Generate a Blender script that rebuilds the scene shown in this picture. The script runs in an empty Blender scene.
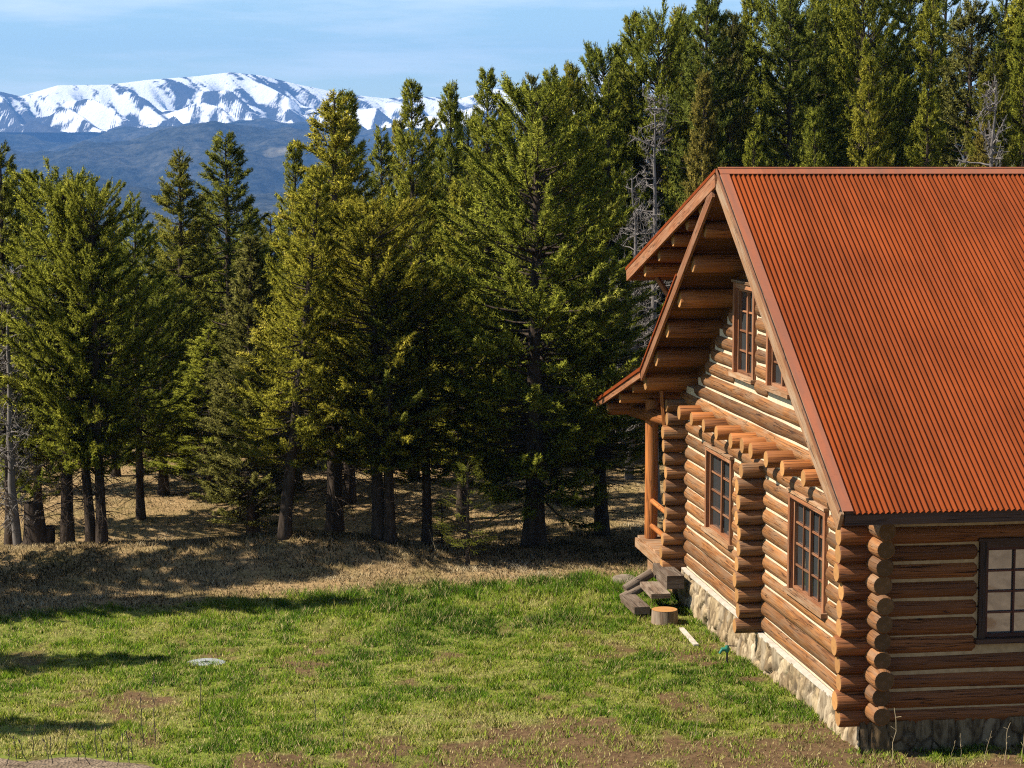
import bpy, math, random
import numpy as np
from mathutils import Vector, Matrix, noise
rad = math.radians
scene = bpy.context.scene
COL = scene.collection
RNG = random.Random(11)

# ------------------------------------------------------------------ camera
FPX, PITCH, YAW, EYE = 2050.0, rad(6.03), rad(8.2), 8.65
cam = bpy.data.cameras.new('camera'); cam.sensor_width = 36.0; cam.lens = FPX / 1024 * 36.0
cam.clip_start = 0.5; cam.clip_end = 60000
camo = bpy.data.objects.new('camera', cam); COL.objects.link(camo)
camo.location = (0, 0, EYE)
camo.rotation_euler = (rad(90) - PITCH, 0, -YAW)
scene.camera = camo
_R = np.array([math.cos(YAW), -math.sin(YAW), 0.0])
_F = np.array([math.sin(YAW) * math.cos(PITCH), math.cos(YAW) * math.cos(PITCH), -math.sin(PITCH)])
_U = np.cross(_R, _F)
def ray(px, py): return _F + _R * (px - 512) / FPX + _U * (384 - py) / FPX
def at_depth(px, py, y):
    r = ray(px, py); t = y / r[1]; p = r * t; return p[0], y, EYE + p[2]

# ------------------------------------------------------------------ light
SUN_EL, SUN_AZ = rad(46), rad(3)           # azimuth measured from -X towards +Y
sv = Vector((-math.cos(SUN_AZ) * math.cos(SUN_EL), math.sin(SUN_AZ) * math.cos(SUN_EL), math.sin(SUN_EL)))
sl = bpy.data.lights.new('sun', 'SUN'); sl.energy = 5.0; sl.angle = rad(0.5); sl.color = (1.0, 0.91, 0.77)
so = bpy.data.objects.new('sun', sl); COL.objects.link(so)
so.rotation_euler = sv.to_track_quat('Z', 'Y').to_euler(); so.location = (-30, 20, 60)
world = bpy.data.worlds.new('World'); scene.world = world; world.use_nodes = True
nt = world.node_tree; N = nt.nodes; L = nt.links
bg = N['Background']; sky = N.new('ShaderNodeTexSky'); sky.sky_type = 'NISHITA'
sky.sun_disc = False; sky.sun_elevation = SUN_EL; sky.sun_rotation = math.atan2(sv.x, sv.y)
sky.altitude = 1800; sky.air_density = 1.1; sky.dust_density = 0.6; sky.ozone_density = 1.0
tc = N.new('ShaderNodeTexCoord'); mp = N.new('ShaderNodeMapping'); mp.inputs['Scale'].default_value = (3.0, 3.0, 26.0)
nz = N.new('ShaderNodeTexNoise'); nz.inputs['Scale'].default_value = 1.6; nz.inputs['Detail'].default_value = 7; nz.inputs['Roughness'].default_value = 0.6
cr = N.new('ShaderNodeValToRGB'); cr.color_ramp.elements[0].position = 0.5; cr.color_ramp.elements[1].position = 0.8
mx = N.new('ShaderNodeMixRGB'); mx.inputs[2].default_value = (9, 9.3, 9.6, 1)
mu = N.new('ShaderNodeMath'); mu.operation = 'MULTIPLY'; mu.inputs[1].default_value = 0.75
L.new(tc.outputs['Generated'], mp.inputs['Vector']); L.new(mp.outputs[0], nz.inputs['Vector'])
L.new(nz.outputs[0], cr.inputs[0]); L.new(cr.outputs[0], mu.inputs[0]); L.new(mu.outputs[0], mx.inputs[0])
ti = N.new('ShaderNodeMixRGB'); ti.blend_type = 'MULTIPLY'; ti.inputs[0].default_value = 1; ti.inputs[2].default_value = (0.88, 1.0, 1.0, 1)
L.new(sky.outputs[0], ti.inputs[1]); L.new(ti.outputs[0], mx.inputs[1]); L.new(mx.outputs[0], bg.inputs['Color'])
bg.inputs['Strength'].default_value = 0.08
vs = scene.view_settings; vs.view_transform = 'Standard'; vs.look = 'None'; vs.exposure = 1.12; vs.gamma = 1.0
try: vs.use_curve_mapping = False
except Exception: pass
scene.render.engine = 'CYCLES'
cy = scene.cycles
cy.use_denoising = False
try: cy.denoiser = 'OPENIMAGEDENOISE'; cy.denoising_input_passes = 'RGB_ALBEDO_NORMAL'
except Exception: pass
cy.max_bounces = 6; cy.diffuse_bounces = 3; cy.glossy_bounces = 3; cy.transmission_bounces = 4; cy.transparent_max_bounces = 8
cy.volume_bounces = 0; cy.use_adaptive_sampling = False; cy.filter_width = 1.15
cy.caustics_reflective = False; cy.caustics_refractive = False
cy.sample_clamp_indirect = 6.0

# ------------------------------------------------------------------ helpers: objects
def thing(name, label, cat, loc=(0, 0, 0), rotz=0.0, group=None, data=None):
    o = bpy.data.objects.new(name, data); COL.objects.link(o)
    o.location = loc; o.rotation_euler = (0, 0, rotz)
    o['label'] = label; o['category'] = cat
    if group: o['group'] = group
    return o
def part(name, me, parent, label=None):
    o = bpy.data.objects.new(name, me); COL.objects.link(o); o.parent = parent
    if label: o['label'] = label
    return o
def setting(name, me, kind='structure', label=None):
    o = bpy.data.objects.new(name, me); COL.objects.link(o); o['kind'] = kind
    if label: o['label'] = label
    return o

# ------------------------------------------------------------------ helpers: node materials
def mat(name, rough=0.8, spec=0.3):
    m = bpy.data.materials.new(name); m.use_nodes = True
    b = m.node_tree.nodes['Principled BSDF']
    b.inputs['Roughness'].default_value = rough
    b.inputs['Specular IOR Level'].default_value = spec
    return m, m.node_tree, b
def ramp(t, fac, stops, mode='LINEAR'):
    r = t.nodes.new('ShaderNodeValToRGB'); r.color_ramp.interpolation = mode
    e = r.color_ramp.elements
    while len(e) < len(stops): e.new(0.5)
    for k, (p, c) in enumerate(stops):
        e[k].position = p; e[k].color = (*c, 1) if len(c) == 3 else c
    if fac is not None: t.links.new(fac, r.inputs[0])
    return r
def noise_tex(t, vec=None, scale=5, detail=5, rough=0.6, dist=0.0, mapscale=None, coord='Object'):
    n = t.nodes.new('ShaderNodeTexNoise'); n.inputs['Scale'].default_value = scale
    n.inputs['Detail'].default_value = detail; n.inputs['Roughness'].default_value = rough; n.inputs['Distortion'].default_value = dist
    if vec is None:
        c = t.nodes.new('ShaderNodeTexCoord'); vec = c.outputs[coord]
    if mapscale:
        m = t.nodes.new('ShaderNodeMapping'); m.inputs['Scale'].default_value = mapscale
        t.links.new(vec, m.inputs['Vector']); vec = m.outputs[0]
    t.links.new(vec, n.inputs['Vector'])
    return n
def mixc(t, fac, a, b, mode='MIX'):
    m = t.nodes.new('ShaderNodeMixRGB'); m.blend_type = mode
    for k, v in ((0, fac), (1, a), (2, b)):
        if isinstance(v, (int, float)): m.inputs[k].default_value = v
        elif isinstance(v, tuple): m.inputs[k].default_value = (*v, 1) if len(v) == 3 else v
        else: t.links.new(v, m.inputs[k])
    return m.outputs[0]
def attr(t, name):
    a = t.nodes.new('ShaderNodeAttribute'); a.attribute_name = name; return a.outputs['Fac']
def math_n(t, op, a, b=0.0):
    m = t.nodes.new('ShaderNodeMath'); m.operation = op
    for k, v in ((0, a), (1, b)):
        if isinstance(v, (int, float)): m.inputs[k].default_value = v
        else: t.links.new(v, m.inputs[k])
    return m.outputs[0]
def bump(t, b, h, strength=0.4, dist=0.01):
    n = t.nodes.new('ShaderNodeBump'); n.inputs['Strength'].default_value = strength; n.inputs['Distance'].default_value = dist
    t.links.new(h, n.inputs['Height']); t.links.new(n.outputs[0], b.inputs['Normal'])

# ---- log wood: grain runs along the UV's first axis (metres)
def wood(name, base, dark, grey, greyamt, rough=0.62, spec=0.25):
    m, t, b = mat(name, rough, spec)
    uv = t.nodes.new('ShaderNodeUVMap').outputs[0]
    g = noise_tex(t, uv, 1.0, 6, 0.65, 0.4, (1.1, 26, 1))
    g2 = noise_tex(t, uv, 1.0, 4, 0.6, 0.2, (1.3, 6.0, 1))
    r = attr(t, 'rnd')
    c = mixc(t, ramp(t, g.outputs[0], [(0.32, (0, 0, 0)), (0.66, (1, 1, 1))]).outputs[0], dark, base)
    gr = math_n(t, 'MULTIPLY', ramp(t, g2.outputs[0], [(0.42, (0, 0, 0)), (0.66, (1, 1, 1))]).outputs[0], greyamt)
    c = mixc(t, gr, c, grey)
    k = noise_tex(t, uv, 1.0, 1, 0.5, 0.0, (2.6, 9, 1))
    c = mixc(t, ramp(t, k.outputs[0], [(0.76, (0, 0, 0)), (0.80, (1, 1, 1))]).outputs[0], c, tuple(v * 0.35 for v in dark))
    # long drying checks
    ck = noise_tex(t, uv, 1.0, 2, 0.4, 0.3, (0.55, 17, 1))
    ckr = ramp(t, ck.outputs[0], [(0.485, (0, 0, 0)), (0.5, (1, 1, 1)), (0.515, (0, 0, 0))])
    ckm = noise_tex(t, uv, 1.0, 1, 0.5, 0.0, (0.8, 2.5, 1))
    cf = math_n(t, 'MULTIPLY', ckr.outputs[0], ramp(t, ckm.outputs[0], [(0.40, (0, 0, 0)), (0.5, (0.95, 0.95, 0.95))]).outputs[0])
    c = mixc(t, cf, c, tuple(v * 0.2 for v in dark))
    v = ramp(t, r, [(0, (0.58, 0.56, 0.54)), (1, (1.25, 1.2, 1.12))])
    c = mixc(t, 1.0, c, v.outputs[0], 'MULTIPLY')
    t.links.new(c, b.inputs['Base Color'])
    bump(t, b, math_n(t, 'SUBTRACT', g.outputs[0], math_n(t, 'MULTIPLY', cf, .8)), 0.8, 0.018)
    return m
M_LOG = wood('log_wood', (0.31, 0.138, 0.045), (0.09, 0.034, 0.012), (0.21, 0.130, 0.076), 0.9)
M_LOGD = wood('shade_darkened_log_wood', (0.225, 0.078, 0.020), (0.075, 0.024, 0.008), (0.13, 0.06, 0.027), 0.3)  # log colour darkened to paint in the shade on the long wall
M_BEAM = wood('beam_wood', (0.40, 0.15, 0.038), (0.20, 0.062, 0.016), (0.24, 0.12, 0.06), 0.25)
M_TRIM = wood('trim_wood', (0.30, 0.125, 0.055), (0.16, 0.06, 0.027), (0.30, 0.18, 0.11), 0.6)
M_BOARD = wood('weathered_board', (0.36, 0.20, 0.10), (0.22, 0.11, 0.055), (0.36, 0.27, 0.19), 0.8)
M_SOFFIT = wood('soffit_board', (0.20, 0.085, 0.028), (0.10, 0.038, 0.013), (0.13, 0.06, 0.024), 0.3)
M_DARK = wood('dark_brown_wood', (0.075, 0.035, 0.02), (0.035, 0.017, 0.011), (0.06, 0.035, 0.025), 0.3)  # dark brown for eave parts and long wall window frames
M_STEP = wood('grey_plank', (0.19, 0.135, 0.095), (0.075, 0.048, 0.033), (0.26, 0.21, 0.165), 0.9, 0.85)
def endgrain(name='log_end_grain', k=1.0):
    m, t, b = mat(name, 0.75, 0.2)
    uv = t.nodes.new('ShaderNodeUVMap').outputs[0]
    w = t.nodes.new('ShaderNodeTexWave'); w.wave_type = 'RINGS'; w.rings_direction = 'Z'
    w.inputs['Scale'].default_value = 26; w.inputs['Distortion'].default_value = 1.2; w.inputs['Detail'].default_value = 2
    t.links.new(uv, w.inputs['Vector'])
    c = mixc(t, w.outputs[0], (0.30 * k, 0.14 * k, 0.048 * k), (0.43 * k, 0.225 * k, 0.08 * k))
    n = noise_tex(t, uv, 9, 5, 0.6)
    c = mixc(t, ramp(t, n.outputs[0], [(0.5, (0, 0, 0)), (0.75, (0.7, 0.7, 0.7))]).outputs[0], c, (0.20, 0.10, 0.045))
    v = ramp(t, attr(t, 'rnd'), [(0, (0.75, 0.75, 0.75)), (1, (1.15, 1.15, 1.1))])
    c = mixc(t, 1.0, c, v.outputs[0], 'MULTIPLY')
    t.links.new(c, b.inputs['Base Color']); bump(t, b, w.outputs[0], 0.3, 0.005)
    return m
M_END = endgrain(); M_ENDD = endgrain('shade_darkened_end_grain', 0.26)  # second copy has the shade of the camera-facing ends in its colour
def simple(name, c1, c2, scale=6, rough=0.85, spec=0.2, bstr=0.3, bd=0.01, detail=6, mapscale=None):
    m, t, b = mat(name, rough, spec)
    n = noise_tex(t, None, scale, detail, 0.65, 0.0, mapscale)
    r = ramp(t, n.outputs[0], [(0.32, c1), (0.68, c2)])
    t.links.new(r.outputs[0], b.inputs['Base Color'])
    if bstr: bump(t, b, n.outputs[0], bstr, bd)
    return m
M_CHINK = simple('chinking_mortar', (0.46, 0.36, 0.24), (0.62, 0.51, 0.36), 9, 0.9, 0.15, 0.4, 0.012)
M_CHINKT = simple('bounce_tinted_chinking', (0.27, 0.175, 0.09), (0.40, 0.275, 0.15), 9, 0.9, 0.15, 0.4, 0.012)  # long wall mortar, with shade and warm bounce light put into the colour
M_BARK = simple('fir_bark', (0.018, 0.013, 0.010), (0.075, 0.056, 0.042), 9, 0.95, 0.1, 0.9, 0.04, 6, (1, 1, 0.22))
M_GREYBARK = simple('dead_grey_bark', (0.10, 0.088, 0.082), (0.20, 0.18, 0.165), 8, 0.9, 0.15, 0.5, 0.02, 5, (1, 1, 0.3))
M_STALK = simple('dry_stalk', (0.30, 0.23, 0.13), (0.45, 0.36, 0.22), 20, 0.9, 0.1, 0)
M_DSTALK = simple('dark_stalk', (0.05, 0.042, 0.035), (0.11, 0.09, 0.07), 20, 0.9, 0.1, 0)
M_WHITE = simple('white_plastic', (0.62, 0.63, 0.62), (0.74, 0.74, 0.72), 5, 0.5, 0.4, 0.1)
M_CONC = simple('pale_concrete', (0.20, 0.215, 0.22), (0.30, 0.315, 0.32), 14, 0.85, 0.2, 0.3)
M_GREEN = simple('green_paint', (0.012, 0.12, 0.085), (0.03, 0.19, 0.13), 14, 0.4, 0.5, 0.1)
M_IRON = simple('dark_iron', (0.02, 0.018, 0.016), (0.06, 0.045, 0.035), 18, 0.6, 0.4, 0.2)
M_SLAB = simple('flat_stone', (0.36, 0.31, 0.25), (0.50, 0.45, 0.38), 5, 0.9, 0.2, 0.5, 0.03)
def roof_mat(name, c1, c2, c3, rough=0.42):
    m, t, b = mat(name, rough, 0.08)
    co = t.nodes.new('ShaderNodeTexCoord').outputs['Object']
    n1 = noise_tex(t, co, 0.55, 5, 0.6)
    n2 = noise_tex(t, co, 1.0, 5, 0.7, 0.0, (6.0, 0.5, 0.5))
    n3 = noise_tex(t, co, 30, 3, 0.7)
    c = mixc(t, ramp(t, n1.outputs[0], [(0.35, (0, 0, 0)), (0.7, (1, 1, 1))]).outputs[0], c1, c2)
    c = mixc(t, math_n(t, 'MULTIPLY', ramp(t, n2.outputs[0], [(0.45, (0, 0, 0)), (0.7, (1, 1, 1))]).outputs[0], 0.65), c, c3)
    c = mixc(t, math_n(t, 'MULTIPLY', ramp(t, n3.outputs[0], [(0.55, (0, 0, 0)), (0.75, (1, 1, 1))]).outputs[0], 0.35), c, tuple(v * 0.5 for v in c3))
    # each sheet of roofing aged a little differently
    sx = t.nodes.new('ShaderNodeSeparateXYZ'); t.links.new(co, sx.inputs[0])
    wn = t.nodes.new('ShaderNodeTexWhiteNoise'); wn.noise_dimensions = '1D'
    t.links.new(math_n(t, 'FLOOR', math_n(t, 'MULTIPLY', math_n(t, 'ADD', sx.outputs[0], 3.0), 1.46)), wn.inputs['W'])
    c = mixc(t, 1.0, c, ramp(t, wn.outputs[0], [(0, (0.9, 0.88, 0.88)), (1, (1.08, 1.06, 1.04))]).outputs[0], 'MULTIPLY')
    t.links.new(c, b.inputs['Base Color'])
    rr = ramp(t, n2.outputs[0], [(0.3, (rough - .08,) * 3), (0.7, (rough + .2,) * 3)]); t.links.new(rr.outputs[0], b.inputs['Roughness'])
    return m
M_ROOF = roof_mat('rusty_red_metal', (0.195, 0.0395, 0.0068), (0.143, 0.0285, 0.0055), (0.088, 0.023, 0.0075), 0.75)
M_FLASH = roof_mat('rust_flashing', (0.30, 0.10, 0.05), (0.22, 0.085, 0.05), (0.17, 0.085, 0.06), 0.5)
def glass(name='window_glass', ior=1.9):
    m, t, b = mat(name, 0.04, 0.8)
    b.inputs['Base Color'].default_value = (0.035, 0.04, 0.042, 1); b.inputs['IOR'].default_value = ior
    n = noise_tex(t, None, 2.2, 2, 0.5); bump(t, b, n.outputs[0], 0.05, 0.02)
    return m
M_GLASS = glass(); M_GLASSR = glass('reflective_glass', 3.0)
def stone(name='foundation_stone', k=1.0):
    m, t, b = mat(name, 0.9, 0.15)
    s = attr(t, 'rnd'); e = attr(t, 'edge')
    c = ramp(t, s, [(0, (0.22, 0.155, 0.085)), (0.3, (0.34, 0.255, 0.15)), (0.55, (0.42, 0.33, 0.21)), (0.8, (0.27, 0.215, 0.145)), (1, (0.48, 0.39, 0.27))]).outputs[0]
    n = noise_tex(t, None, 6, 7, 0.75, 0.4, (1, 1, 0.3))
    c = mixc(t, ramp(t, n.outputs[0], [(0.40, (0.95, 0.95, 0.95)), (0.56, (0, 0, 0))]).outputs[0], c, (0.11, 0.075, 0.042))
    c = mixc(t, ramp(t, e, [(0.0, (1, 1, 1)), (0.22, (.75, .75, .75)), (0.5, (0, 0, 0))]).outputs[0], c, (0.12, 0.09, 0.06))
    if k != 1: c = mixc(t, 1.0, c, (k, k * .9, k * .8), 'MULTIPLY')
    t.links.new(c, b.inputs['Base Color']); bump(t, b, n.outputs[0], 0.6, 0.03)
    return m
M_STONE = stone(); M_STONED = stone('shade_darkened_stone', 0.42)  # second copy darkened to paint the shade on the long wall's base

# ------------------------------------------------------------------ helper: mesh builder
class MB:
    def __init__(s): s.v = []; s.f = []; s.m = []; s.sm = []; s.uv = []; s.r = []
    def add(s, verts, faces, mi=0, smooth=False, uvs=None, rnd=None):
        o = len(s.v); s.v += [tuple(v) for v in verts]
        r = RNG.random() if rnd is None else rnd
        s.r += [r] * len(verts)
        for k, f in enumerate(faces):
            s.f.append(tuple(i + o for i in f)); s.m.append(mi); s.sm.append(smooth)
            s.uv.append(uvs[k] if uvs else [(0, 0)] * len(f))
    def box(s, c, size, rot=None, mi=0, bevel=0.0, rnd=None):
        """box centred at c; UV's first axis follows the longest side"""
        hx, hy, hz = [q / 2 for q in size]
        P = [Vector((x, y, z)) for x in (-hx, hx) for y in (-hy, hy) for z in (-hz, hz)]
        F = [(0, 1, 3, 2), (4, 6, 7, 5), (0, 4, 5, 1), (2, 3, 7, 6), (0, 2, 6, 4), (1, 5, 7, 3)]
        la = max(range(3), key=lambda i: size[i]); off = RNG.random() * 40
        uvs = []
        for f in F:
            n = (P[f[1]] - P[f[0]]).cross(P[f[2]] - P[f[0]]); na = max(range(3), key=lambda i: abs(n[i]))
            oth = [i for i in range(3) if i != na and i != la]
            if na == la: a, b_ = [i for i in range(3) if i != na]
            else: a, b_ = la, oth[0]
            uvs.append([(P[i][a] + off, P[i][b_] + off * .37 + na * .7) for i in f])
        R = rot if rot else Matrix.Identity(3)
        s.add([R @ p + Vector(c) for p in P], F, mi, False, uvs, rnd)
    def beam(s, p0, p1, w, h, up=(0, 0, 1), mi=0, rnd=None):
        p0 = Vector(p0); p1 = Vector(p1); d = (p1 - p0); L_ = d.length; d.normalize()
        u = Vector(up); x = u.cross(d).normalized(); z = d.cross(x)
        R = Matrix((d, x, z)).transposed()
        s.box((p0 + p1) / 2, (L_, w, h), R, mi, rnd=rnd)
    def log(s, p0, p1, r0, r1=None, seg=14, mi=0, cap0=1, cap1=1, wob=0.010, rnd=None, round0=0.02, round1=0.02):
        r1 = r0 if r1 is None else r1
        p0 = Vector(p0); p1 = Vector(p1); d = p1 - p0; Ln = d.length; d.normalize()
        up = Vector((0, 0, 1)) if abs(d.z) < .9 else Vector((1, 0, 0))
        x = up.cross(d).normalized(); y = d.cross(x)
        ss = [0.0, round0] if round0 else [0.0]
        n = max(1, int(Ln / 0.45))
        ss += [Ln * k / n for k in range(1, n) if round0 * 1.5 < Ln * k / n < Ln - round1 * 1.5]
        if not round0 or Ln > 2 * round0: ss += [Ln - round1] if round1 else []
        ss += [Ln]
        off = RNG.random() * 60; ph = RNG.random() * 50
        V = []; U = []
        for k, q in enumerate(ss):
            t = q / Ln; r = r0 + (r1 - r0) * t
            r *= 1 + 0.035 * noise.noise((q * 0.9 + ph, 3.1, ph))
            if (k == 0 and round0): r *= 1 - .55 * min(1, round0 / .14) - .02
            if (k == len(ss) - 1 and round1): r *= 1 - .55 * min(1, round1 / .14) - .02
            c = p0 + d * q + x * wob * noise.noise((q * .5 + ph, 0, 9)) * 2 + y * wob * noise.noise((q * .5, ph, 4)) * 1.4
            for j in range(seg):
                a = 2 * math.pi * j / seg
                rr = r * (1 + 0.03 * noise.noise((math.cos(a) * 1.3 + ph, math.sin(a) * 1.3, q * .35)))
                V.append(c + x * rr * math.cos(a) + y * rr * math.sin(a))
        F = []; UV = []
        for k in range(len(ss) - 1):
            for j in range(seg):
                j2 = (j + 1) % seg
                F.append((k * seg + j, k * seg + j2, (k + 1) * seg + j2, (k + 1) * seg + j))
                u0, u1 = ss[k] + off, ss[k + 1] + off; v0 = j / seg * 6.283 * r0; v1 = (j + 1) / seg * 6.283 * r0
                UV.append([(u0, v0 + ph), (u0, v1 + ph), (u1, v1 + ph), (u1, v0 + ph)])
        rv = RNG.random() if rnd is None else rnd
        s.add(V, F, mi, True, UV, rv)
        o = len(ss) - 1
        for ring, cap, flip in ((0, cap0, True), (o, cap1, False)):
            if cap is None: continue
            vv = V[ring * seg:(ring + 1) * seg]
            idx = list(range(seg)); uv = [(math.cos(2 * math.pi * j / seg) * r0, math.sin(2 * math.pi * j / seg) * r0) for j in range(seg)]
            if flip: idx = idx[::-1]; uv = uv[::-1]
            s.add(vv, [tuple(idx)], cap, False, [uv], RNG.random())
    def build(s, name, mats, parent=None, label=None):
        me = bpy.data.meshes.new(name); me.from_pydata(s.v, [], s.f)
        for m in mats: me.materials.append(m)
        me.polygons.foreach_set('material_index', s.m); me.polygons.foreach_set('use_smooth', s.sm)
        ul = me.uv_layers.new(name='UVMap')
        ul.data.foreach_set('uv', [c for f in s.uv for p in f for c in p])
        a = me.attributes.new('rnd', 'FLOAT', 'POINT'); a.data.foreach_set('value', s.r)
        me.update()
        return part(name, me, parent, label) if parent is not False else me

def tri_mesh(name, V, mats, rnd=None, T=None, smooth=False, mi=None, extra=None, quads=False, nrm=None):
    """fast mesh from numpy arrays: V (n,3); faces T (m,3 or 4) or consecutive triples"""
    V = np.asarray(V, np.float32).reshape(-1, 3)
    if T is None: T = np.arange(len(V), dtype=np.int32).reshape(-1, 3)
    T = np.asarray(T, np.int32); k = T.shape[1]
    me = bpy.data.meshes.new(name)
    me.vertices.add(len(V)); me.vertices.foreach_set('co', V.ravel())
    me.loops.add(T.size); me.loops.foreach_set('vertex_index', T.ravel())
    me.polygons.add(len(T)); me.polygons.foreach_set('loop_start', np.arange(0, T.size, k, dtype=np.int32))
    me.polygons.foreach_set('loop_total', np.full(len(T), k, np.int32))
    for m in mats: me.materials.append(m)
    if mi is not None: me.polygons.foreach_set('material_index', np.asarray(mi, np.int32))
    me.polygons.foreach_set('use_smooth', np.full(len(T), bool(smooth)))
    if rnd is not None:
        a = me.attributes.new('rnd', 'FLOAT', 'POINT'); a.data.foreach_set('value', np.asarray(rnd, np.float32))
    for nm, arr in (extra or {}).items():
        a = me.attributes.new(nm, 'FLOAT', 'POINT'); a.data.foreach_set('value', np.asarray(arr, np.float32))
    if nrm is not None:
        a = me.attributes.new('nrm', 'FLOAT_VECTOR', 'POINT'); a.data.foreach_set('vector', np.asarray(nrm, np.float32).ravel())
    me.update(calc_edges=True); me.validate()
    return me

# value noise in numpy for terrain
def vnoise(x, y, seed=0):
    x = np.asarray(x, float); y = np.asarray(y, float)
    xi = np.floor(x).astype(np.int64); yi = np.floor(y).astype(np.int64); fx = x - xi; fy = y - yi
    fx = fx * fx * (3 - 2 * fx); fy = fy * fy * (3 - 2 * fy)
    def h(a, b):
        n = (a * 374761393 + b * 668265263 + seed * 974634533) & 0xFFFFFFFF
        n = ((n ^ (n >> 13)) * 1274126177) & 0xFFFFFFFF
        return ((n ^ (n >> 16)) & 0xFFFF) / 65535.0
    return (h(xi, yi) * (1 - fx) + h(xi + 1, yi) * fx) * (1 - fy) + (h(xi, yi + 1) * (1 - fx) + h(xi + 1, yi + 1) * fx) * fy
def fbm(x, y, seed=0, oct=4, gain=0.5):
    s = 0; a = 1; tot = 0
    for k in range(oct):
        s = s + a * vnoise(x * 2 ** k, y * 2 ** k, seed + k); tot += a; a *= gain
    return s / tot
def sstep(a, b, x):
    t = np.clip((np.asarray(x, float) - a) / (b - a), 0, 1); return t * t * (3 - 2 * t)

# ------------------------------------------------------------------ ground
BX, BY = 9.79, 29.5
def height(x, y):
    x = np.asarray(x, float); y = np.asarray(y, float)
    z = -0.2 - 0.28 * sstep(30, 40, y)
    z = z + 0.10 * (fbm(x * .35, y * .35, 5, 3) - .5) + 0.05 * (fbm(x * 1.3, y * 1.3, 9, 3) - .5)
    cy_ = 47.2 - 0.10 * (x - 2)
    amp = np.interp(x, [-14, -5, -1, 2, 3.5, 5, 7, 12], [.30, .34, .48, .68, .52, .26, .08, 0])
    z = z + amp * np.exp(-((y - cy_) / np.where(y < cy_, 1.7, 2.6)) ** 2)
    z = z - 0.35 * np.exp(-((y - 51.5) / 2.2) ** 2) * (1 - sstep(4, 9, x))
    z = z + 0.065 * np.clip(y - 53, 0, 14) * (0.35 + 0.65 * sstep(-6, 6, x))
    z = z + 0.05 * np.clip(y - 67, 0, 70) * sstep(-4, 22, x)
    z = z - 0.10 * np.clip(y - 135, 0, None)
    z = z + 0.12 * np.clip(22 - y, 0, 40) + 0
    return np.maximum(z, -175 + 0 * x)
def H(x, y): return float(height(x, y))

# soil patches / lawn zones, in plan
def zone_green(x, y):
    edge = np.interp(x, [-12, -4.4, 2.2, 8, 14], [41.8, 42.2, 43.6, 44.3, 44.5]) + 0.12 * np.sin(x * 1.9) + 0.8 * (fbm(x * .6, y * .6, 21, 3) - .5)
    g = 1 - sstep(edge - .35, edge + .5, y)
    return g
def zone_soil(x, y):
    n = fbm(x * .9, y * .55, 33, 4); n2 = fbm(x * 2.6, y * 1.6, 41, 3)
    s = sstep(.50, .60, n * .55 + n2 * .45 + 0.24 * (1 - sstep(29.8, 32.9, y + .9 * (n2 - .5))) * sstep(-1.8, 1.2, x) - 0.065)
    return s * (1 - sstep(37, 42, y) * .8)

def graded(a, b, n, p=1.0): return a + (b - a) * np.linspace(0, 1, n) ** p
ys = np.concatenate([np.linspace(4, 27, 24)[:-1], np.linspace(27, 50, 190)[:-1], np.linspace(50, 72, 70)[:-1], np.linspace(72, 140, 35)[:-1], np.geomspace(140, 2600, 40)])
us = np.concatenate([np.linspace(-1.15, -.35, 30)[:-1], np.linspace(-.35, .45, 150)[:-1], np.linspace(.45, 1.25, 30)])
Yg, Ug = np.meshgrid(ys, us, indexing='ij'); Xg = Ug * (Yg + 6)
Zg = height(Xg, Yg)
nU = len(us); idx = np.arange(Yg.size).reshape(Yg.shape)
Q = np.stack([idx[:-1, :-1], idx[:-1, 1:], idx[1:, 1:], idx[1:, :-1]], -1).reshape(-1, 4)
gz = zone_green(Xg, Yg); sz = zone_soil(Xg, Yg)
def ground_mat():
    m, t, b = mat('ground_soil', 0.95, 0.1)
    g = attr(t, 'green'); s = attr(t, 'soil'); fz = attr(t, 'forest')
    n = noise_tex(t, None, 7.0, 7, 0.7); n2 = noise_tex(t, None, 0.8, 5, 0.65); n3 = noise_tex(t, None, 55.0, 3, 0.7)
    lawn = ramp(t, n.outputs[0], [(0.3, (0.085, 0.095, 0.020)), (0.55, (0.16, 0.185, 0.030)), (0.75, (0.25, 0.21, 0.085))]).outputs[0]
    straw = ramp(t, n.outputs[0], [(0.3, (0.18, 0.115, 0.055)), (0.55, (0.32, 0.215, 0.105)), (0.75, (0.43, 0.31, 0.17))]).outputs[0]
    straw = mixc(t, ramp(t, n2.outputs[0], [(0.45, (0, 0, 0)), (0.7, (0.6, 0.6, 0.6))]).outputs[0], straw, (0.13, 0.12, 0.035))
    soil = ramp(t, n.outputs[0], [(0.3, (0.058, 0.033, 0.016)), (0.7, (0.17, 0.104, 0.052))]).outputs[0]
    duff = ramp(t, n.outputs[0], [(0.3, (0.035, 0.026, 0.017)), (0.7, (0.11, 0.085, 0.05))]).outputs[0]
    c = mixc(t, g, straw, lawn); c = mixc(t, s, c, soil); c = mixc(t, fz, c, duff)
    c = mixc(t, 1.0, c, ramp(t, n3.outputs[0], [(0.3, (0.55, 0.55, 0.55)), (0.7, (1.3, 1.3, 1.3))]).outputs[0], 'MULTIPLY')
    t.links.new(c, b.inputs['Base Color'])
    bump(t, b, n.outputs[0], 0.8, 0.06)
    return m
fz = sstep(62, 70, Yg + 5 * (fbm(Xg * .12, Yg * .12, 77, 3) - .5))
gme = tri_mesh('ground', np.stack([Xg, Yg, Zg], -1), [ground_mat()], T=Q, smooth=True,
               extra={'green': gz.ravel(), 'soil': (sz * gz).ravel(), 'forest': fz.ravel()})
setting('ground', gme)

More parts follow.
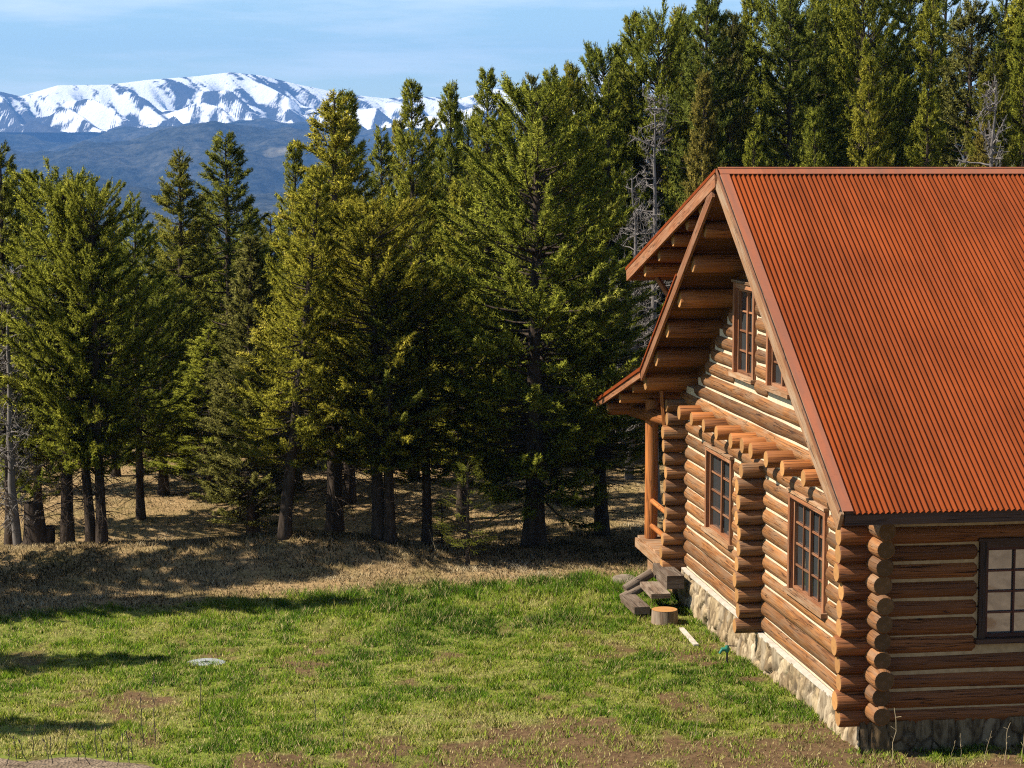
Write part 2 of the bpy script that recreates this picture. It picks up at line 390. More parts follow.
# gravel drive in front of the cabin's long side (its corner shows at the lower left)
def drive_edge(x): return 31.3 - 0.30 * (x + 3.4) - 1.5 * sstep(-1.6, .6, x) - 1.3 * sstep(1, 6, x) + 0.12 * np.sin(x * 2.3) + .1 * np.sin(x * 5.1 + 1)
xs = np.linspace(-14, 30, 200); tt = np.linspace(0, 1, 60) ** 1.4
Xd, Td = np.meshgrid(xs, tt, indexing='ij'); Yd = drive_edge(Xd) - Td * 14 + 0.06 * (fbm(Xd * 4, Td * 0 + 3, 8, 2) - .5) * 3
Zd = height(Xd, Yd) + 0.006 - 0.03 * (1 - sstep(0, .02, Td))
idx = np.arange(Xd.size).reshape(Xd.shape)
Qd = np.stack([idx[:-1, :-1], idx[:-1, 1:], idx[1:, 1:], idx[1:, :-1]], -1).reshape(-1, 4)
def gravel_mat():
    m, t, b = mat('gravel', 0.95, 0.15)
    v = t.nodes.new('ShaderNodeTexVoronoi'); v.inputs['Scale'].default_value = 22
    t.links.new(t.nodes.new('ShaderNodeTexCoord').outputs['Object'], v.inputs['Vector'])
    n = noise_tex(t, None, 3, 6, 0.7)
    c = mixc(t, 0.35, ramp(t, n.outputs[0], [(0.3, (0.08, 0.055, 0.034)), (0.7, (0.22, 0.165, 0.11))]).outputs[0], ramp(t, v.outputs['Color'], [(0.2, (0.2, 0.2, 0.2)), (0.8, (0.85, 0.85, 0.85))]).outputs[0], 'SOFT_LIGHT')
    t.links.new(c, b.inputs['Base Color']); bump(t, b, v.outputs['Distance'], 0.9, 0.03)
    return m
setting('gravel_path', tri_mesh('gravel_path', np.stack([Xd, Yd, Zd], -1), [gravel_mat()], T=Qd, smooth=True))

# ------------------------------------------------------------------ grass (nobody could count it)
def blade_mat(name, stops, transl=0.35):
    m = bpy.data.materials.new(name); m.use_nodes = True; t = m.node_tree
    out = t.nodes['Material Output']; t.nodes.remove(t.nodes['Principled BSDF'])
    r = attr(t, 'rnd'); c = ramp(t, r, stops).outputs[0]
    oi = t.nodes.new('ShaderNodeObjectInfo')
    c = mixc(t, 1.0, c, ramp(t, oi.outputs['Random'], [(0, (0.74, 0.84, 0.92)), (0.4, (0.94, 1.0, 0.95)), (0.75, (1.05, 1.05, 1)), (1, (1.16, 1.06, 0.96))]).outputs[0], 'MULTIPLY') if transl >= 0.3 and name.startswith('fir') else c
    na = t.nodes.new('ShaderNodeAttribute'); na.attribute_name = 'nrm'
    vt = t.nodes.new('ShaderNodeVectorTransform'); vt.vector_type = 'NORMAL'; vt.convert_from = 'OBJECT'; vt.convert_to = 'WORLD'
    vn = t.nodes.new('ShaderNodeVectorMath'); vn.operation = 'NORMALIZE'
    t.links.new(na.outputs['Vector'], vt.inputs[0]); t.links.new(vt.outputs[0], vn.inputs[0])
    d = t.nodes.new('ShaderNodeBsdfDiffuse'); tr = t.nodes.new('ShaderNodeBsdfTranslucent'); mx_ = t.nodes.new('ShaderNodeMixShader')
    mx_.inputs[0].default_value = transl
    t.links.new(vn.outputs[0], d.inputs['Normal'])
    t.links.new(c, d.inputs[0]); t.links.new(c, tr.inputs[0]); t.links.new(d.outputs[0], mx_.inputs[1]); t.links.new(tr.outputs[0], mx_.inputs[2])
    t.links.new(mx_.outputs[0], out.inputs['Surface'])
    return m
M_GRASS = blade_mat('lawn_blades', [(0.0, (0.040, 0.095, 0.009)), (0.35, (0.118, 0.225, 0.016)), (0.62, (0.235, 0.300, 0.028)), (0.8, (0.36, 0.33, 0.085)), (1.0, (0.52, 0.43, 0.24))], 0.35)
M_STRAW = blade_mat('straw_blades', [(0.0, (0.085, 0.075, 0.025)), (0.4, (0.25, 0.180, 0.09)), (0.75, (0.42, 0.33, 0.185)), (1.0, (0.56, 0.47, 0.31))], 0.25)
npr = np.random.default_rng(5)
def blades(name, x, y, h, w, lean, rnd, m, seed):
    g = np.random.default_rng(seed); n = len(x); a = g.uniform(0, 2 * np.pi, n); la = g.uniform(0, 2 * np.pi, n)
    z = height(x, y) - 0.004
    dx, dy = np.cos(a) * w / 2, np.sin(a) * w / 2; l = lean * h * g.uniform(.3, 1.4, n)
    P0 = np.stack([x - dx, y - dy, z], -1); P1 = np.stack([x + dx, y + dy, z], -1)
    tip = np.stack([x + np.cos(la) * l, y + np.sin(la) * l, z + h], -1)
    V = np.stack([P0, P1, tip], 1).reshape(-1, 3)
    nn = g.normal(0, .33, (n, 3)); nn[:, 2] = 1.0; nn /= np.linalg.norm(nn, axis=1)[:, None]
    return tri_mesh(name, V, [m], np.repeat(rnd, 3), nrm=np.repeat(nn, 3, 0))
def in_cabin(x, y): return (x > BX - .12) & (y > BY - .1) & (y < BY + 12.4) 
n = 980000
y = npr.uniform(28.3, 45.6, n); x = npr.uniform(-.24, .50, n) * (y + 1) - .2
gz_ = zone_green(x, y); sz_ = zone_soil(x, y)
cl = fbm(x * 3.2, y * 3.2, 61, 3); cl2 = fbm(x * .8, y * .5, 67, 3)
keep = (npr.random(n) < gz_ * (1 - .80 * sz_) * (0.35 + .9 * sstep(.35, .62, cl))) & ~in_cabin(x, y) & (y > drive_edge(x) - .1 * npr.random(n))
x, y, cl, cl2, sz_ = x[keep], y[keep], cl[keep], cl2[keep], sz_[keep]
far = sstep(33, 42, y)
tall = sstep(38.8, 42.5, y + .25 * (x - 3) * 0 + 2 * (cl2 - .5)) * sstep(-2, 4, x)
hh = npr.uniform(.03, .085, len(x)) * (0.7 + .8 * sstep(.4, .7, cl)) * (1 + 1.0 * tall)
rn = np.clip(0.58 + npr.normal(0, .15, len(x)) - .9 * (cl - .5) - 1.1 * (cl2 - .5) - .18 * tall - 0.10 * sstep(-1, 3, x) * sstep(34, 38, y) + .14 * sz_, 0, .9)
dry = npr.random(len(x)) < 0.10 + .12 * sz_ + .08 * sstep(.5, .6, cl2); rn = np.where(dry, npr.uniform(.8, 1, len(x)), rn)
setting('lawn_grass', blades('lawn_grass', x, y, hh, npr.uniform(.010, .022, len(x)), .7, rn, M_GRASS, 1), 'stuff', 'short yellow-green lawn grass with bare soil patches')
n = 420000
y = 41.5 + (66 - 41.5) * npr.random(n) ** 1.15; x = npr.uniform(-.24, .34, n) * (y + 1) - .2
gz_ = zone_green(x, y); cl = fbm(x * 2.1, y * 2.1, 71, 3); cl2 = fbm(x * .55, y * .55, 79, 3)
keep = (npr.random(n) < (1 - gz_) * (0.3 + .9 * sstep(.35, .62, cl))) & ~in_cabin(x, y)
x, y, cl, cl2 = x[keep], y[keep], cl[keep], cl2[keep]
mound = np.exp(-((y - 46.6) / 1.3) ** 2)
hh = npr.uniform(.03, .10, len(x)) * (1 + .5 * mound) * (1 - .4 * sstep(50, 54, y))
rn = np.clip(.52 + npr.normal(0, .17, len(x)) + .7 * (cl - .5) - .9 * (cl2 - .5) - .12 * mound, 0, 1)
setting('dry_grass', blades('dry_grass', x, y, hh, npr.uniform(.012, .03, len(x)), .9, rn, M_STRAW, 2), 'stuff', 'bleached straw grass between the lawn and the trees')
# ------------------------------------------------------------------ cabin (local frame: X along the ridge, Y away from the camera)
cabin = thing('log_cabin', 'log cabin with rusty red corrugated roof and stone foundation', 'cabin', (BX, BY, 0))
RY, RZ = 5.85, 8.57; SN, SF, SD = 0.643, 0.647, 0.267      # ridge and the slopes: near, far, shed dormer
EY = -1.6; XR = -1.02; XE = 13.0; W = 12.2; SP = 0.283
def z_near(y): return RZ - SN * (RY - y)
def z_far(y): return RZ - SF * (y - RY)
def z_dorm(y): return RZ - SD * (y - RY)
R_ = RNG
# openings: gable plane in (y0,y1,z0,z1); long wall in (x0,x1,z0,z1)
GW = [(8.15, 10.25, 1.42, 3.14), (2.05, 4.20, 1.42, 3.16), (6.62, 8.15, 4.75, 6.52), (4.2, 5.75, 4.75, 6.52)]
FW = [(1.62, 4.5, 1.45, 3.02), (7.2, 9.2, 1.45, 3.08)]
def cuts(a, b, z, ops, pad=0.03):
    seg = [(a, b)]
    for (u0, u1, z0, z1) in ops:
        if z0 - .10 < z < z1 + .10:
            out = []
            for (p, q) in seg:
                if u1 + pad <= p or u0 - pad >= q: out.append((p, q)); continue
                if p < u0 - pad: out.append((p, u0 - pad))
                if q > u1 + pad: out.append((u1 + pad, q))
            seg = out
    return [s_ for s_ in seg if s_[1] - s_[0] > .08]
# gable wall: logs run along Y at X = 0
m = MB(); ch = MB()
k = 0
while True:
    z = .445 + k * SP
    ylo = -.50 + R_.uniform(-.09, .07); yhi = W + .45
    if z > 4.2: ylo = max(ylo, RY - (RZ - z - .50) / SN)
    if z > 3.95: yhi = min(yhi, RY + (RZ - z - .95) / SF + R_.uniform(-.12, .12))
    if yhi - ylo < .5: break
    rr = R_.uniform(.149, .161) * (1.06 if k in (2, 7) else 1)
    for (a, b_) in cuts(ylo, yhi, z, GW):
        flip = R_.random() < .5
        ra, rb = rr * R_.uniform(.95, 1.05), rr * R_.uniform(.95, 1.05)
        m.log((0, a, z), (0, b_, z), ra, rb, wob=.009, round0=.03 if a < 0 else .07, round1=.07, cap0=3 if a < 0 else 1)
    for (a, b_) in cuts(max(ylo, -.02), min(yhi - .2, W), z + SP / 2, GW, .005):
        m.box((0, (a + b_) / 2, z + SP / 2), (.180 + R_.uniform(-.008, .008), b_ - a, SP * .9), mi=2)
    k += 1
m.box((0, W / 2, .31), (.18, W, .07), mi=2)
m.build('log_wall', [M_LOG, M_END, M_CHINK, M_ENDD], cabin, 'sunlit weathered gable wall of logs with pale chinking')
# bottom sill board above the stones
m = MB(); m.beam((-.16, .1, .262), (-.16, 6.0, .262), .09, .055); m.beam((-.16, 6.1, .262), (-.16, 12.1, .262), .09, .05)
m.build('sill_board', [M_SLAB], cabin)
# long wall facing the camera: logs run along X at Y = 0
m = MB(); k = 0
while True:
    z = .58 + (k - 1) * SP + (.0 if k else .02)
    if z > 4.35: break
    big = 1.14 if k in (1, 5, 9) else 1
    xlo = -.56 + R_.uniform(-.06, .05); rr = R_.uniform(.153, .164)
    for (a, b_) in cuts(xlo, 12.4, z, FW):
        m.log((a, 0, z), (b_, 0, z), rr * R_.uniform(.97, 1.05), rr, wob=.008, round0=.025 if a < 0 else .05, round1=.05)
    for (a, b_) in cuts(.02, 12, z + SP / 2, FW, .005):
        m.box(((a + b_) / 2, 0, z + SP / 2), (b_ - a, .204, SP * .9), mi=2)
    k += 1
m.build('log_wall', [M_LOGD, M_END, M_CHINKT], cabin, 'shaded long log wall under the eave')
# cross wall at mid length and the far wall: log ends standing out of the gable wall
m = MB()
for k in range(11):
    z = .40 + k * SP * 1.0
    m.log((-.56 + R_.uniform(-.06, .05), 6.0 + R_.uniform(-.015, .015), z), (.3, 6.0, z), R_.uniform(.138, .152), wob=.004, seg=16)
m.build('log_wall', [M_LOG, M_END, M_CHINK], cabin, 'stack of cut log ends in the middle of the gable')
m = MB()
for k in range(13):
    z = .30 + k * SP
    m.log((-.56 + R_.uniform(-.06, .05), W + R_.uniform(-.015, .015), z), (12.2, W, z), R_.uniform(.138, .152), wob=.006)
    m.box((6, W, z + SP / 2), (12, .16, SP * .9), mi=2)
m.build('log_wall', [M_LOG, M_END, M_CHINK], cabin, 'far corner of crossed log ends beside the porch')
m = MB()
for k in range(14): 
    z = .445 + k * SP; m.log((12, -.5, z), (12, W + .4, z), .145, wob=.006); m.box((12, W / 2, z + SP / 2), (.16, W, SP * .9), mi=2)
m.build('log_wall', [M_LOG, M_END, M_CHINK], cabin, 'far end wall of the cabin')

# joist ends
for yy in (10.72, 9.70, 8.63, 7.54, 6.41, 5.77, 5.10, 4.02, 2.96, 1.87):
    m = MB(); m.log((-.60 + R_.uniform(-.03, .03), yy, 3.72), (.2, yy, 3.72), R_.uniform(.135, .15), wob=.003, seg=18, round0=.012)
    m.build('joist_end', [M_BEAM, M_END], cabin)
# purlins of the main far slope, the dormer and the porch
for (yy, zz, r) in ((7.15, 7.52, .15), (8.10, 6.86, .175), (9.2, 6.13, .185), (10.27, 5.46, .19), (11.28, 4.80, .20), (12.30, 4.20, .19)):
    m = MB(); m.log((-.95, yy, zz), (.55, yy, zz), r, wob=.006, seg=18, round0=.015); m.build('purlin', [M_BEAM, M_END], cabin)
for (yy, zz) in ((7.55, 7.93), (8.59, 7.60), (9.79, 7.25), (11.06, 6.90), (12.42, 6.52)):
    m = MB(); m.log((-.95, yy, zz), (.6, yy, zz), .145, wob=.006, seg=16, round0=.015); m.build('purlin', [M_BEAM, M_END], cabin)
for (yy, zz) in ((1.2, 5.15), (3.1, 6.35), (4.75, 7.42), (6.0, 8.22)):
    m = MB(); m.log((-.95, yy, zz), (.55, yy, zz), .15, wob=.006, seg=16, round0=.015); m.build('purlin', [M_BEAM, M_END], cabin)
for (yy, zz, r) in ((13.59, 3.95, .13), (15.02, 3.56, .13), (16.5, 3.14, .15)):
    m = MB(); m.log((-.95, yy, zz), (6.5, yy, zz), r, wob=.006, seg=16, round0=.015); m.build('purlin', [M_BEAM, M_END], cabin)
# plank infill behind the purlins (triangle between the main slope and the dormer) and above the porch
m = MB()
for i in range(34):
    y0 = 6.4 + i * .18; y1 = y0 + .172
    zb = z_far((y0 + y1) / 2) - 1.3; zt = z_dorm((y0 + y1) / 2) - .10
    m.box((.16, (y0 + y1) / 2, (zb + zt) / 2), (.03, y1 - y0, zt - zb), rnd=R_.random())
m.build('gable_infill', [M_SOFFIT], cabin)
# knee braces
for (p, q) in (((-.62, 12.75, 6.35), (-.3, 12.3, 5.75)), ((-.60, 12.28, 4.02), (-.50, 12.42, 3.25))):
    m = MB(); m.beam(p, q, .07, .10); m.build('brace', [M_BEAM], cabin)

# ---- roof
m = MB()
PITCH_C, AMP = 0.0853, 0.019
x0 = XR + .145; n = int((XE - x0) / PITCH_C * 8)
s_len = math.hypot(RY - EY, SN * (RY - EY)); nrm = Vector((0, -SN, 1)).normalized()
V = []; 
for i in range(n + 1):
    x = x0 + i * PITCH_C / 8; o = AMP * math.cos(i * math.pi / 4) + .03
    for j in range(3):
        t = j / 2; y = RY - .02 + (EY - .06 - RY) * t; V.append(Vector((x, y, z_near(y))) + nrm * o)
F = [(i * 3 + j, i * 3 + j + 1, i * 3 + j + 4, i * 3 + j + 3) for i in range(n) for j in range(2)]
m.add(V, F, 0, True, rnd=.5)
roof = m.build('roof', [M_ROOF], cabin, 'rusty red corrugated metal roof slope')
m = MB()      # ridge cap, folded
for sgn, sl_ in ((-1, SN), (1, SD)):
    d = Vector((0, sgn, -sl_)).normalized(); 
    c = Vector(((XR + XE) / 2, RY, RZ + .065)) + d * .09
    nn = Vector((0, sgn * sl_, 1)).normalized()
    m.box(c, (XE - XR + .02, .18, .012), Matrix((Vector((1, 0, 0)), d if sgn > 0 else -d, nn)).transposed(), mi=0)
m.log((XR - .01, RY, RZ + .062), (XE, RY, RZ + .062), .028, wob=0.0, seg=10, cap0=0, cap1=0)
m.build('ridge_cap', [M_FLASH], roof)
m = MB()      # flat rake flashing along the near slope, in lengths
pts = [EY - .05, -.2, 2.6, 5.0, RY]
for a, b_ in zip(pts[:-1], pts[1:]):
    p = Vector((XR + .07, a, z_near(a))) + nrm * .045; q = Vector((XR + .07, b_ + .02, z_near(b_ + .02))) + nrm * (.045 + .003)
    m.beam(p, q, .155, .012, up=nrm)
m.build('rake_flashing', [M_FLASH], roof)
def slope_board(mb, x, ya, yb, zf, off, w, h, mi=0):
    """a board following a slope; off = height of its middle above the slope line, h = depth, w = thickness"""
    mb.beam((x, ya, zf(ya) + off), (x, yb, zf(yb) + off), w, h, mi=mi)
m = MB(); slope_board(m, XR - .025, EY - .03, RY - .06, z_near, -.135, .05, .30); m.build('rake_board', [M_BOARD], cabin, 'weathered rake board of the near slope')
m = MB(); slope_board(m, XR - .052, EY - .05, RY, z_near, .03, .012, .075); m.build('drip_edge', [M_TRIM], cabin)
m = MB(); slope_board(m, XR - .02, RY + .35, 12.25, z_far, -.12, .05, .22); m.build('rake_board', [M_TRIM], cabin, 'rake board of the far slope')
m = MB(); slope_board(m, XR - .03, RY + .08, 13.75, z_dorm, -.12, .05, .24); m.build('rake_board', [M_TRIM], cabin, 'rake board of the shed dormer')
m = MB(); slope_board(m, XR - .04, RY + .02, 13.82, z_dorm, .035, .05, .06); m.build('drip_edge', [M_ROOF], cabin)
m = MB(); slope_board(m, XR - .05, 8.9, 12.3, z_far, .012, .045, .045); m.build('drip_edge', [M_ROOF], cabin)
PB = (12.25, 4.42); PC = (17.55, 3.12); SPch = (PC[1] - PB[1]) / (PC[0] - PB[0])
def z_porch(y): return PB[1] + SPch * (y - PB[0])
m = MB(); slope_board(m, XR - .02, 12.22, 17.47, z_porch, -.06, .05, .13); m.build('rake_board', [M_TRIM], cabin, 'thin rake board of the porch roof')
m = MB(); slope_board(m, XR - .045, 12.2, 17.55, z_porch, .045, .06, .07); m.build('drip_edge', [M_ROOF], cabin)
# decks (boards under the metal, seen from below as soffit)
def deck(ya, yb, zf, off, xa, xb, name, mtl, th=.03, bw=.19):
    mb = MB(); n_ = max(1, int(abs(yb - ya) / bw))
    for i in range(n_):
        a = ya + (yb - ya) * i / n_; b2 = ya + (yb - ya) * (i + .97) / n_
        c0 = Vector(((xa + xb) / 2, a, zf(a) + off)); c1 = Vector(((xa + xb) / 2, b2, zf(b2) + off)); d = (c1 - c0); ln = d.length; d.normalize()
        nn = Vector((1, 0, 0)).cross(d)
        mb.box((c0 + c1) / 2, (xb - xa, ln, th), Matrix((Vector((1, 0, 0)), d, nn)).transposed())
    return mb.build(name, [mtl], cabin)
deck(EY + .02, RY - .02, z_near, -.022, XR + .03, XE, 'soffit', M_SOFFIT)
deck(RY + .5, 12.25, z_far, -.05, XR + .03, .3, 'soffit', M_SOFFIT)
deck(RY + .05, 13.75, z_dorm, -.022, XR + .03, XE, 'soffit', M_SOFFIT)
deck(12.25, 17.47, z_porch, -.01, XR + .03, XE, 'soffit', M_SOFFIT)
def sheet(ya, yb, zf, name):
    mb = MB(); nx = 60; V = []; 
    for i in range(nx * 8 + 1):
        x = XR + (XE - XR) * i / (nx * 8)
        for y_ in (ya, yb): V.append((x, y_, zf(y_) + .03 + .012 * math.cos(i * math.pi / 2)))
    mb.add(V, [(2 * i, 2 * i + 2, 2 * i + 3, 2 * i + 1) for i in range(nx * 8)], 0, True); return mb.build(name, [M_ROOF], cabin)
sheet(RY, 13.85, z_dorm, 'roof'); sheet(12.2, 17.52, z_porch, 'roof')
m = MB(); m.box(((XR + XE) / 2, 13.75, z_dorm(13.75) - .12), (XE - XR - .06, .04, .22)); m.build('eave_fascia', [M_TRIM], cabin)
m = MB(); m.box(((XR + XE) / 2 + .01, EY - .02, z_near(EY) - .105), (XE - XR - .04, .05, .20)); m.build('eave_fascia', [M_DARK], cabin, 'dark eave fascia under the corrugated edge')
for i in range(24):   # rafter tails under the eave
    m = MB(); m.beam((-.6 + i * .58, -.1, z_near(-.1) - .12), (-.6 + i * .58, EY + .03, z_near(EY) - .12), .09, .13); m.build('rafter_tail', [M_DARK], cabin)

# upper gable end wall of dormer at the back, so that nothing is open
m = MB(); m.box((6, W + .05, 5.6), (12, .1, 2.0)); m.build('dormer_wall', [M_SOFFIT], cabin)

# ---- windows.  build in a frame: u along the wall, z up, outward normal n
def window(u0, u1, z0, z1, plane, cols, rows, mull=(), glassmat=M_GLASS, dark=False, label=None, lintel=False):
    FR, CS = (M_DARK, M_DARK) if dark else (M_TRIM, M_BOARD)
    if plane == 'gable':   # outward -X, u = Y
        P = lambda u, z, d: (-d, u, z); S = lambda du, dz, dd: (dd, du, dz)
    else:
        P = lambda u, z, d: (u, -d, z); S = lambda du, dz, dd: (du, dd, dz)
    um, zm = (u0 + u1) / 2, (z0 + z1) / 2; w = u1 - u0; h = z1 - z0
    jb = .11
    mb = MB()          # casing box standing proud of the logs
    for (cu, cz, du, dz) in ((u0 + jb / 2, zm, jb, h - .02), (u1 - jb / 2, zm, jb, h - .02), (um, z1 - .06, w - 2 * jb - .004, .10)):
        mb.box(P(cu, cz, .03), S(du, dz, .25))
    win = mb.build('window', [FR], cabin, label)
    mb = MB(); mb.box(P(um, z1 + .012, .055), S(w + .06, .05, .26)); mb.build('head_board', [CS if not dark else M_DARK], win)
    mb = MB(); mb.box(P(um, z0 + .015, .075), S(w + .10, .075, .27)); mb.build('sill', [CS if not dark else M_DARK], win)
    a0, a1, b0, b1 = u0 + jb, u1 - jb, z0 + .055, z1 - .112
    mb = MB(); st = .055
    for (cu, cz, du, dz) in ((a0 + st / 2, (b0 + b1) / 2, st, b1 - b0 - .01), (a1 - st / 2, (b0 + b1) / 2, st, b1 - b0 - .01), ((a0 + a1) / 2, b0 + st / 2, a1 - a0 - 2 * st - .004, st), ((a0 + a1) / 2, b1 - st / 2, a1 - a0 - 2 * st - .004, st)):
        mb.box(P(cu, cz, .045), S(du, dz, .07))
    mb.build('sash', [M_TRIM if not dark else M_WINRED], win)
    g0, g1, h0, h1 = a0 + st, a1 - st, b0 + st, b1 - st
    mb = MB()
    for i in range(1, cols):
        t = .075 if i in mull else .026
        mb.box(P(g0 + (g1 - g0) * i / cols, (h0 + h1) / 2, .04 + (.012 if i in mull else .004)), S(t, h1 - h0 - .004, .05 if i in mull else .034))
    for j in range(1, rows):
        mb.box(P((g0 + g1) / 2, h0 + (h1 - h0) * j / rows, .038), S(g1 - g0 - .004, .030, .030))
    mb.build('muntins', [M_TRIM if not dark else M_WINRED], win)
    mb = MB(); mb.box(P((g0 + g1) / 2, (h0 + h1) / 2, .008), S(g1 - g0 + .03, h1 - h0 + .03, .012)); mb.build('pane', [glassmat], win)
    mb = MB(); mb.box(P(um, zm, -.10), S(w, h, .02)); mb.build('backing', [M_BLACK], win)
    return win
M_BLACK = simple('dark_interior', (0.010, 0.009, 0.008), (0.018, 0.015, 0.012), 2, .9, .1, 0)
M_WINRED = wood('dark_red_sash', (0.10, 0.030, 0.018), (0.05, 0.018, 0.011), (0.09, 0.035, 0.025), 0.3)
window(*GW[0], 'gable', 2, 4, (1,), label='far ground floor gable window of two columns of panes')
window(*GW[1], 'gable', 4, 4, (2,), label='near ground floor gable window with central mullion')
window(*GW[2], 'gable', 2, 4, (1,), label='upper gable window half in shadow of the roof')
window(*GW[3], 'gable', 2, 4, (1,), label='upper gable window half hidden by the rake')
window(*FW[0], 'front', 6, 4, (3,), glassmat=M_GLASSR, dark=True, label='dark framed window in the shaded long wall')
window(*FW[1], 'front', 4, 4, (2,), glassmat=M_GLASSR, dark=True, label='second window of the long wall')

# ---- stone foundation: a strip of fitted rough stones round the base
def stones(name, length, zt, zb, place, seed, batter=.10):
    nx, nz = int(length / .028), 34
    u = np.linspace(0, length, nx); v = np.linspace(0, 1, nz); Ug_, Vg_ = np.meshgrid(u, v, indexing='ij')
    g = np.random.default_rng(seed); ns = int(length * 17)
    cu, cv = g.uniform(-.2, length + .2, ns), g.uniform(-.1, 1.1, ns)
    hgt = zt - zb
    wx = .05 * (fbm(Ug_ * 6, Vg_ * 3, seed, 3) - .5); 
    pu, pv = (Ug_ + wx).ravel()[:, None], (Vg_ + wx).ravel()[:, None]
    D = np.sqrt((pu - cu) ** 2 * (2.1 ** 2) + ((pv - cv) * hgt) ** 2 * 1.25)
    o = np.argsort(D, 1)[:, :2]; d1 = np.take_along_axis(D, o[:, :1], 1)[:, 0]; d2 = np.take_along_axis(D, o[:, 1:], 1)[:, 0]
    edge = np.clip((d2 - d1) / .10, 0, 1); tone = g.random(ns)[o[:, 0]]; bulge = g.uniform(0, .05, ns)[o[:, 0]]
    tilt = g.uniform(-.12, .12, ns)[o[:, 0]] * (pu[:, 0] - cu[o[:, 0]])
    dep = (edge ** .5 * .06 + bulge * edge ** .5 * 1.3 + tilt * .7 + .06 * (fbm(Ug_.ravel() * 14, Vg_.ravel() * 7, seed + 3, 3) - .5)) + batter * (1 - Vg_.ravel())
    V = np.array([place(a, zb + hgt * b, d) for a, b, d in zip(Ug_.ravel(), Vg_.ravel(), dep)])
    idx = np.arange(nx * nz).reshape(nx, nz); Q_ = np.stack([idx[:-1, :-1], idx[1:, :-1], idx[1:, 1:], idx[:-1, 1:]], -1).reshape(-1, 4)
    return V, Q_, tone, edge
Va, Qa, ta, ea = stones('a', 12.34, .27, -.95, lambda a, z, d: (-.10 - d, 12.2 - a, z), 3)
Vb, Qb, tb, eb = stones('b', 12.4, .27, -.75, lambda a, z, d: (a - .22, -.06 - d, z), 4)
fo = tri_mesh('foundation', Va, [M_STONE], ta, T=Qa, smooth=True, extra={'edge': ea})
part('foundation', tri_mesh('foundation', Vb, [M_STONED], tb, T=Qb, smooth=True, extra={'edge': eb}), cabin, 'stone foundation under the long wall with shade painted in')
part('foundation', fo, cabin, 'rough tan stone foundation')

# ---- porch on the far side
m = MB()
for i in range(12): m.box((3.25, 12.45 + i * .235, .40), (7.5, .225, .05))
m.box((-.53, 13.75, .27), (.06, 2.8, .20)); m.box((3.3, 13.7, -.1), (7.2, 2.6, .5))
m.build('porch_floor', [M_BOARD], cabin)
m = MB(); m.log((-.28, 14.75, .42), (-.28, 14.72, 3.55), .145, wob=.006, seg=18); m.build('porch_post', [M_BEAM, M_END], cabin)
m = MB(); m.log((5.8, 16.1, .42), (5.8, 16.1, 3.2), .15, wob=.006, seg=18); m.build('porch_post', [M_BEAM, M_END], cabin)
m = MB(); m.log((-.3, 12.2, 3.35), (-.3, 16.9, 3.05), .15, wob=.005); m.build('porch_beam', [M_BEAM, M_END], cabin)
m = MB()
m.log((-.28, 14.7, 1.28), (-.3, 12.75, 1.28), .06, seg=10); m.log((-.28, 14.7, .72), (-.3, 12.75, .72), .06, seg=10)
m.log((-.32, 12.75, .35), (-.32, 12.75, 1.62), .075, seg=12)
m.build('porch_railing', [M_BEAM, M_END], cabin)

# ---- things beside the cabin
def steps():
    t = thing('plank_steps', 'weathered split-log steps leading up to the cabin porch', 'steps', (BX, BY, 0))
    def tread(x0_, x1_, ya, yb, z, th, nm, skew=0):
        mb = MB(); mb.box(((x0_ + x1_) / 2, (ya + yb) / 2, z - th / 2), (x1_ - x0_, yb - ya, th), Matrix.Rotation(skew, 3, 'Z'))
        return mb.build(nm, [M_STEP], t)
    tread(-1.52, -1.20, 10.6, 11.85, -.22, .15, 'tread', .03); tread(-1.12, -.72, 10.7, 11.95, .02, .10, 'tread', -.02)
    tread(-.72, -.36, 11.1, 12.5, .30, .28, 'tread')
    for (p, q, r) in (((-1.40, 12.1, -.16), (-.8, 12.25, .14), .10), ((-1.5, 12.0, -.32), (-1.0, 12.1, -.12), .09)):
        mb = MB(); mb.log(p, q, r, wob=.01); mb.build('stringer', [M_STEP, M_STEP], t)
steps()
def stump():
    x, y = -.98, 10.15; zb = H(BX + x, BY + y) - .05
    t = thing('tree_stump', 'short sawn log stump with orange top beside the steps', 'stump', (BX + x, BY + y, zb))
    mb = MB(); mb.log((0, 0, 0), (.0, 0, .32), .275, .255, seg=28, cap0=None, cap1=None, wob=0, round0=0, round1=0)
    b0 = mb.build('bark', [M_STEP], t)
    mb = MB(); a = [(.258 * math.cos(q / 28 * 6.283), .258 * math.sin(q / 28 * 6.283)) for q in range(28)]
    mb.add([(p[0], p[1], .325) for p in a], [tuple(range(28))], 0, False, [a]); mb.build('sawn_top', [M_END], t)
stump()
def hydrant():
    x, y = -.66, 6.3; zb = H(BX + x, BY + y)
    t = thing('yard_hydrant', 'green garden tap on a dark pipe by the foundation', 'tap', (BX + x, BY + y, zb)); t.scale = (.7, .7, .7)
    mb = MB(); mb.log((0, 0, -.1), (0, 0, .36), .026, seg=10, wob=0, cap0=0, cap1=0, round0=0, round1=0); mb.build('pipe', [M_IRON], t)
    mb = MB(); mb.log((-.16, 0, .40), (.06, 0, .40), .055, .05, seg=12, wob=0, cap0=0, cap1=0); mb.log((0, 0, .33), (0, 0, .50), .055, seg=12, wob=0, cap0=0, cap1=0)
    mb.log((-.13, 0, .41), (-.20, 0, .29), .036, seg=10, wob=0, cap0=0, cap1=0); mb.build('tap_head', [M_GREEN], t)
    mb = MB(); mb.beam((0, 0, .50), (.26, .02, .47), .03, .018); mb.build('handle', [M_IRON], t)
hydrant()
